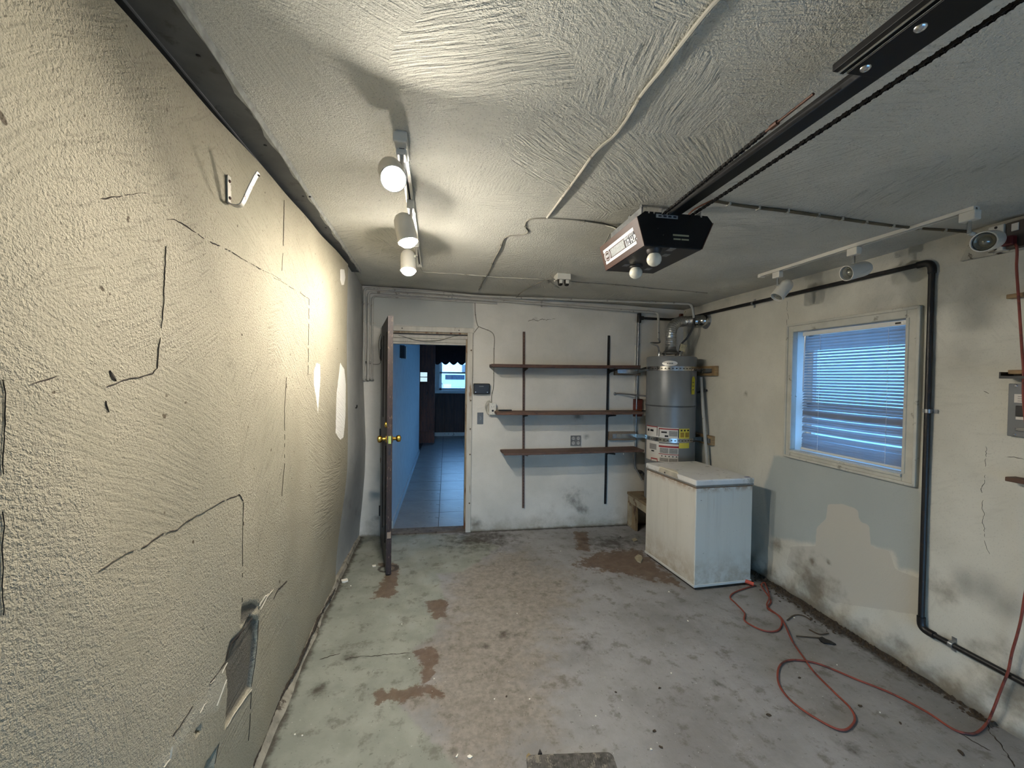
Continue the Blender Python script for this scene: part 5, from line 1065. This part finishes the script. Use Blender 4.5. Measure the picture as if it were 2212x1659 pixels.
def slat_mesh(tilt, droop=0.0, twist=0.0):
    vs = []; fs = []; ny, nx_ = 9, 5
    for i in range(ny):
        v = i/(ny-1); y_ = BY0+(BY1-BY0)*v; tl_ = tilt+twist*v
        for k in range(nx_):
            s_ = (k/(nx_-1)-.5)*.0252; cv = .0022*(1-(2*k/(nx_-1)-1)**2)
            vs.append((s_*math.cos(tl_)-cv*math.sin(tl_), y_, s_*math.sin(tl_)+cv*math.cos(tl_)-droop*math.sin(math.pi*v)))
    for i in range(ny-1):
        for k in range(nx_-1): a = i*nx_+k; fs.append((a, a+1, a+nx_+1, a+nx_))
    return MB().add(vs, fs)
T = math.radians(37); zt = WZ1-.052; k = 0; zlist = []
z_ = zt
for k in range(26): zlist.append((z_, T if k > 4 else math.radians(66), 0, 0)); z_ -= .0205
low = [(.012, 62), (.010, 66), (.010, 66), (.026, 55), (.016, 64), (.012, 66), (.030, 58), (.014, 64), (.012, 66), (.034, 56), (.014, 64), (.022, 50), (.018, 52), (.016, 52), (.012, 56), (.010, 60), (.009, 60)]
for dz, tdeg in low: zlist.append((z_, math.radians(tdeg), random.uniform(0, .006), random.uniform(-.25, .25))); z_ -= dz
for z0, tl_, dr_, tw in zlist:
    e = slat_mesh(tl_, dr_, tw); o = e.build('slat', m_slat, None, True); o.parent = bd_; o.location = Vector((XB, 0, z0))-Vector((R+.04, 2.31, WZ1)); o.location.y = -2.31
    sk = (zt-z0); 
MB().box((XB-.011, BY0-.002, z_-.012), (XB+.011, BY1+.002, z_+.003)).build('bottom_rail', m_win, bd_, bevel=.003)
for y_ in (BY0+.12, BY1-.14):
    e = MB().cyl((XB-.014, y_, WZ1-.03), (XB-.014, y_, z_), .0010, 6)
    for z0, *_ in zlist: e.ball((XB-.014, y_, z0), .0022, 6, 4)
    tag(e.build('ladder_cord', m_win, bd_), kind='stuff')
MB().cyl((XB-.020, BY1-.022, WZ1-.04), (XB-.022, BY1-.018, WZ1-.44), .0042, 8).lathe((XB-.02, BY1-.022, WZ1-.035), (0, 0, -1), [(0, .006), (.02, .006)], 8).build('tilt_wand', M('clear wand', (196, 200, 204), .2), bd_, True)
ev = thing('eave', (3.3, 2.3, 2.25), 'roof eave shading the window outside the right wall', 'eave')
MB().box((R+.31, .6, 2.10), (R+.66, 4.4, 2.16)).build('soffit', m_white, ev); MB().box((R+.64, .6, 2.05), (R+.68, 4.4, 2.22)).build('fascia', m_white, ev)
nb = thing('window_dimming_wall', (4.6, 2.4, 0), 'added pale blue wall outside the small window, dimming its daylight', 'house')  # unseen wall added to dim and blue the daylight through the window
MB().box((4.6, -3.5, -.1), (5.0, 8.5, 3.6)).build('wall', M('pale blue stucco', (196, 220, 236), .9, var=.06, bump=.3), nb)
gr = MB().box((R+.5, -12, -.2), (40, 9.5, -.05)).build('ground_yard', M('side yard ground', (190, 190, 182), .9, var=.2, scale=1)); tag(gr, kind='structure')

# ================================================================== RIGHT WALL: BOARD, BOXES, PANEL, CORD
wb_ = thing('wall_board', (R, 1.55, 2.25), 'rough white board high on the right wall behind spotlight', 'board')
MB().prism([(R-.022, 1.71, 2.215), (R-.022, .8, 2.185), (R-.022, .8, 2.310), (R-.022, 1.66, 2.330)], (.022, 0, 0)).build('plank', M('peeling white board', (176, 172, 158), .8, var=.15, scale=9, dirt=((66, 58, 46), .3, 16)), wb_, bevel=.003)
MB().box((R-.050, 1.575, 2.255), (R-.022, 1.635, 2.285)).build('conduit_stub', m_wpaint, wb_, bevel=.006)
jb = thing('junction_box', (R-.03, 1.55, 2.27), 'white junction box on the board near ceiling, beside red plug', 'junction box')
MB().box((R-.060, 1.523, 2.215), (R-.022, 1.578, 2.335)).build('box', m_white, jb, bevel=.003)
for z_ in (2.325, 2.225): MB().lathe((R-.060, 1.55, z_), (-1, 0, 0), [(0, .006), (.003, .005)], 8).build('screw', m_crack, jb)
rc = thing('dark_outlet', (R-.03, 1.46, 2.27), 'dark outlet box high on right wall with red plug', 'outlet')
MB().box((R-.052, 1.38, 2.215), (R-.022, 1.519, 2.335)).build('box', M('dark outlet box', (62, 54, 46), .6, var=.2), rc, bevel=.003)
MB().box((R-.056, 1.475, 2.29), (R-.052, 1.500, 2.325)).build('socket', m_white, rc, bevel=.002)
ec = thing('extension_cord', fl((1652, 1273)), 'orange red extension cord looped on floor and hung up the right wall', 'cord')
m_dkred = m_cord
MB().box((R-.085, 1.478, 2.225), (R-.052, 1.519, 2.268)).build('plug', M('dark red plug', (92, 26, 26), .5, var=.2), ec, bevel=.006)
hang_ = [(R-.070, 1.512, 2.235), rt((2195, 530), R-.06), rt((2196, 580), R-.055), rt((2200, 640), R-.055), rt((2204, 700), R-.05), rt((2208, 760), R-.05), rt((2211, 800), R-.05), (R-.05, 1.44, 1.5), (R-.05, 1.41, 1.2), (R-.055, 1.41, .95)]
low_ = [rt((2222, 1230), R-.035), rt((2211.5, 1300), R-.04), rt((2205, 1340), R-.04), rt((2196.5, 1374), R-.04), rt((2186, 1410), R-.04), rt((2178, 1449), R-.04), rt((2168, 1475), R-.04), rt((2157, 1503), R-.045), rt((2147, 1530), R-.055)]
flo = [(2134, 1559), (2119, 1576), (2098, 1585), (2059, 1575), (1999, 1536), (1924, 1497), (1849, 1467), (1777, 1437), (1735, 1427), (1700, 1427), (1682, 1443), (1683, 1479), (1714, 1518), (1777, 1560), (1822, 1577), (1846, 1557), (1837, 1530), (1804, 1497), (1759, 1452), (1735, 1419), (1711, 1386), (1694, 1348), (1683, 1330), (1658, 1314), (1665, 1300), (1660, 1288), (1645, 1268), (1652, 1262), (1662, 1290), (1657, 1312), (1681, 1332), (1689, 1345), (1679, 1362), (1649, 1362), (1610, 1342), (1608, 1324), (1590, 1304), (1577, 1290), (1590, 1278), (1631, 1264)]
fpts = [fl(q, .008) for q in flo]
fpts[0] = fl(flo[0], .012)
for k in (20, 21): fpts[k][2] = .014
for k in range(26, 31): fpts[k][2] = .016+.002*(k % 2)
P = spline(hang_+low_+fpts, 9)
for q in P:
    if q[2] < .0075: q[2] = .0075
MB().tube(P, .0050, 8).build('cable', m_cord, ec, True)
q = fl((1628, 1262), .02); MB().cyl(q, q+np.array([-.05, .05, .01]), .015, 12).build('plug_end', M('orange plug', (176, 70, 50), .5), ec, True)
for p_, w_, nm, lb_, mt in (((2200, 640), .05, 'wood_peg', 'pale wooden cleat holding red cord against right wall', m_wood), ((2201, 804), .04, 'wood_peg', 'pale wooden block lying on the black tray above panel', m_wood), ((2207, 1036), .07, 'wood_peg', 'dark brown wooden peg sticking from right wall below panel', M('brown peg', (84, 58, 42), .6))):
    c_ = rt(p_); e = MB().box((R-.035 if w_ < .06 else R-.06, c_[1]-.09, c_[2]-.010), (R, c_[1]+(.022 if w_ != .04 else .018), c_[2]+.010)).build(nm, mt, None, bevel=.003); tag(e, lb_, 'peg' if w_ > .04 else 'wood block')
ty = thing('wall_tray', (R-.04, 1.44, 1.62), 'narrow black tray on right wall above electrical panel', 'tray'); c_ = rt((2190, 814))
MB().box((R-.075, 1.32, 1.622), (R-.001, 1.512, 1.634)).build('base', m_blackp, ty); MB().box((R-.075, 1.506, 1.634), (R-.001, 1.512, 1.652)).build('end_lip', m_blackp, ty)
ep = thing('electrical_panel', (R, 1.40, 1.48), 'grey electrical panel at right edge under the black tray', 'electrical panel')
MB().box((R-.022, 1.28, 1.358), (R, 1.510, 1.600)).build('cover', m_grey, ep, bevel=.003)
MB().box((R-.025, 1.34, 1.513), (R-.022, 1.487, 1.552)).build('paper_label', lw_, ep); 
for k in range(3): MB().box((R-.0255, 1.36, 1.520+k*.010), (R-.025, 1.475, 1.523+k*.010)).build('print_line', lg_, ep)
MB().box((R-.034, 1.36, 1.452), (R-.022, 1.477, 1.500)).build('breaker', m_blackp, ep, bevel=.002); MB().box((R-.030, 1.36, 1.437), (R-.022, 1.477, 1.450)).build('breaker_label', lw_, ep)
MB().box((R-.034, 1.36, 1.385), (R-.022, 1.477, 1.402)).build('latch', m_chrome, ep, bevel=.004)
for z_ in (1.590, 1.368): MB().lathe((R-.022, 1.484, z_), (-1, 0, 0), [(0, .006), (.003, .004)], 10).build('screw', m_chrome, ep)

# ================================================================== THINGS ON THE FLOOR
# ribbed mat at the bottom of the picture
a_, b_ = fl((1136, 1634)), fl((1322, 1627)); d_ = (b_-a_)[:2]; L_ = np.linalg.norm(d_); d_ /= L_; n2 = np.array([d_[1], -d_[0]])
mt = thing('ribbed_mat', (a_[0], a_[1], 0), 'dark grey ribbed mat at the front edge of floor', 'mat'); m_mat = M('dusty dark mat', (78, 76, 72), .95, var=.4, scale=40, bump=.6, dirt=((128, 122, 112), .25, 30))
def mp(u, v, z): q = a_[:2]+d_*u+n2*v; return (q[0], q[1], z)
def rr(u0, u1, v0, v1, r_, n_=5):
    out = []
    for cu_, cv_, s0 in ((u0+r_, v0+r_, 180), (u1-r_, v0+r_, 270), (u1-r_, v1-r_, 0), (u0+r_, v1-r_, 90)):
        for k in range(n_+1): t = math.radians(s0+90*k/n_); out.append((cu_+r_*math.cos(t), cv_+r_*math.sin(t)))
    return out
MB().prism([mp(u, v, .001) for u, v in rr(0, L_, 0, .45, .025)], (0, 0, .005)).build('base', m_mat, mt)
for k in range(int(L_/.010)-3): MB().prism([mp(.016+k*.010, .012, .006), mp(.022+k*.010, .012, .006), mp(.022+k*.010, .44, .006), mp(.016+k*.010, .44, .006)], (0, 0, .0035)).build('rib', m_mat, mt)
def flake(px, size, name, mat, label, cat, seed, th=.003, el=1.0, group=None, lift=0):
    r = random.Random(seed); c_ = fl(px); n_ = 9; a0 = r.random()*6
    pts = []
    for k in range(n_): t = 2*math.pi*k/n_; rad_ = size*r.uniform(.55, 1.1); u, v = rad_*math.cos(t)*el, rad_*math.sin(t); pts.append((c_[0]+u*math.cos(a0)-v*math.sin(a0), c_[1]+u*math.sin(a0)+v*math.cos(a0), .0012+lift))
    e = MB().prism(pts, (0, 0, th)); o = e.build(name, mat); tag(o, label, cat, group); return o
def flake_px(poly, name, mat, label, cat, th=.004):
    e = MB().prism([fl(q, .0012) for q in poly], (0, 0, th)); o = e.build(name, mat); tag(o, label, cat); return o
flake_px([(1768, 1379), (1776, 1377), (1784, 1382), (1795, 1386), (1806, 1393), (1801, 1394), (1790, 1392), (1780, 1391), (1772, 1386)], 'bark_shard', m_black, 'black charred looking shard lying on floor below the window', 'shard', .006)
m_leaf = M('dry leaf', (120, 104, 72), .85, var=.3, scale=30); m_lt = M('torn paper scrap', (150, 140, 116), .85, var=.15, scale=30)
flake_px([(1371, 1206), (1378, 1200), (1386, 1203), (1388, 1209), (1384, 1217), (1377, 1214)], 'paper_scrap', m_lt, 'crumpled tan scrap on floor at the freezer front corner', 'scrap', .012)
flake_px([(1365, 1166), (1372, 1163), (1377, 1168), (1370, 1171)], 'paper_scrap', m_lt, 'small tan scrap on floor before the heater stand', 'scrap', .008)
flake_px([(737, 1255), (750, 1252), (752, 1256), (744, 1259), (739, 1259)], 'plaster_chip', m_chip, 'fallen white plaster chip lying near left wall base', 'chip', .012)
flake_px([(804, 1222), (812, 1221), (812, 1224), (805, 1225)], 'plaster_chip', m_chip, 'thin white chip on floor left of open door tip', 'chip', .006)
flake_px([(1009, 1634), (1015, 1631), (1021, 1635), (1016, 1639), (1011, 1638)], 'plaster_chip', m_chip, 'larger white paint chip left of ribbed mat', 'chip', .003)
flake_px([(984, 1636), (989, 1629), (990, 1631), (987, 1637)], 'plaster_chip', m_chip, 'narrow white paint chip farthest left of ribbed mat', 'chip', .003)
flake_px([(1137, 1634), (1142, 1628), (1147, 1633), (1143, 1642), (1137, 1641)], 'plaster_chip', m_leaf, 'tan crumb at left corner of ribbed mat', 'chip', .004)
flake_px([(1162, 1633), (1166, 1622), (1171, 1632)], 'dark_crumb', m_black, 'dark pointed crumb on top edge of ribbed mat', 'crumb', .010)
for i, (q, s_, lb_) in enumerate((((868, 1349), .005, 'below the brown stain under the open door'), ((884, 1424), .004, 'left of the jagged edge of green paint'), ((1117, 1326), .004, 'in middle of the worn brown floor'),
        ((1144, 1511), .004, 'above the ribbed mat, right of centre'), ((1068, 1511), .004, 'above the larger paint chip'), ((653, 1590), .004, 'on green paint at lower left'), ((637, 1588), .004, 'leftmost at the lower left'),
        ((1287, 1548), .004, 'above right end of ribbed mat'), ((1445, 1279), .006, 'just left of freezer base corner'), ((1486, 1342), .006, 'on open floor below the freezer corner'), ((1407, 1620), .006, 'right of ribbed mat at bottom'),
        ((1450, 1455), .004, 'midway between freezer and ribbed mat'), ((1716, 1335), .006, 'among twigs near the right wall'), ((1901, 1540), .004, 'inside right of the large cord loop'), ((758, 1266), .006, 'beside the fallen plaster chip'),
        ((1211, 1191), .005, 'before the shelves on back floor'), ((1808, 1437), .004, 'above the long run of orange cord'), ((771, 1176), .005, 'in the back left corner'), ((938, 1467), .004, 'above the brown cross shaped stain'))):
    flake(q, s_, 'plaster_crumb', m_chip, 'tiny white crumb '+lb_, 'crumb', 200+i, .003, group='white crumbs scattered on the floor')
for i, (q, s_, lb_) in enumerate((((1413, 1580), .012, 'right of mat, upper of two'), ((1428, 1615), .010, 'right of mat, lower of two'), ((1660, 1545), .016, 'left of the large cord loop'), ((1858, 1526), .012, 'just outside right end of the large cord loop'),
        ((1945, 1563), .010, 'below the long run of orange cord'), ((2076, 1627), .018, 'at bottom right near floor crack'), ((1330, 1496), .008, 'above and right of ribbed mat'), ((1094, 1505), .008, 'on worn floor above the mat'), ((1340, 1160), .012, 'before the heater stand'),
        ((1425, 1487), .010, 'on bluish floor left of the cord'), ((1727, 1465), .010, 'inside the large cord loop'))):
    flake(q, s_*.62, 'dirt_fleck', m_dirt, 'small dark fleck '+lb_, 'fleck', 300+i, .0025, el=1.6, group='dark flecks scattered on the floor')
# dirt and rubble swept against the right wall
e = MB(); r = random.Random(5)
for k in range(900):
    y_ = r.choice((r.uniform(1.9, 3.0), r.uniform(2.2, 2.85), r.uniform(1.5, 2.4))); dist = abs(r.gauss(0, .055 if y_ > 2.2 else .03)); s_ = r.uniform(.003, .011)*(1.5 if dist < .05 else 1)
    x_ = R-.022-dist; o = np.array([x_, y_, s_*.45]); a = r.random()*6
    pts = [(o[0]+s_*r.uniform(.6, 1.2)*math.cos(a+t), o[1]+s_*r.uniform(.6, 1.6)*math.sin(a+t), .001) for t in (0, 1.3, 2.6, 3.9, 5.1)]
    e.add(pts+[(o[0], o[1], s_*r.uniform(.5, 1.1))], [(0, 1, 5), (1, 2, 5), (2, 3, 5), (3, 4, 5), (4, 0, 5), (4, 3, 2, 1, 0)])
rub = e.build('dirt_rubble', m_dirt); tag(rub, 'dark dirt and rubble gathered along base of right wall', 'rubble', kind='stuff')
for i, q in enumerate(([(1700, 1340), (1716, 1329), (1735, 1330), (1752, 1340)], [(1720, 1374), (1745, 1376), (1772, 1378)], [(1748, 1360), (1770, 1370), (1790, 1368)])):
    o = MB().tube(spline([fl(s_, .005) for s_ in q], 5), .004, 6).build('twig', M('twig', (74, 60, 44), .9), None, True); tag(o, ['upper thin twig on the floor debris below window', 'lower thin twig beside the black shard', 'middle short twig between wall debris and shard'][i], 'twig')
for i, q in enumerate(([(2133, 1565), (2140, 1585), (2160, 1605), (2180, 1635), (2195, 1659)], [(2065, 1580), (2100, 1600), (2140, 1622)], [(690, 1425), (720, 1415), (735, 1412)], [(745, 1425), (760, 1421), (885, 1411)])):
    ribbon('crack', [fl(s_) for s_ in q], .0022, (0, 0, 1), m_crack, FLOOR, jit=.003, seed=90+i, lift=.0015)

# daylight enters only by the windows: portals help the sampler find them
for nm, loc, rot_, sx_, sy_ in (('portal_window', (R+.19, (WY0+WY1)/2, (WZ0+WZ1)/2), (0, math.radians(90), 0), .9, .78), ('portal_far', ((WX0+WX1)/2, HY1+.2, 1.67), (math.radians(-90), 0, 0), 1.15, 1.0), ('portal_garage', (.9, Y0-.22, .55), (math.radians(90), 0, 0), 2.9, 1.1), ('portal_side', (HX1+.2, 6.95, 1.375), (0, math.radians(90), 0), 1.15, 3.3)):
    L = bpy.data.lights.new(nm, 'AREA'); L.shape = 'RECTANGLE'; L.size = sx_; L.size_y = sy_; L.cycles.is_portal = True
    o = bpy.data.objects.new(nm, L); COL.objects.link(o); o.location = loc; o.rotation_euler = rot_
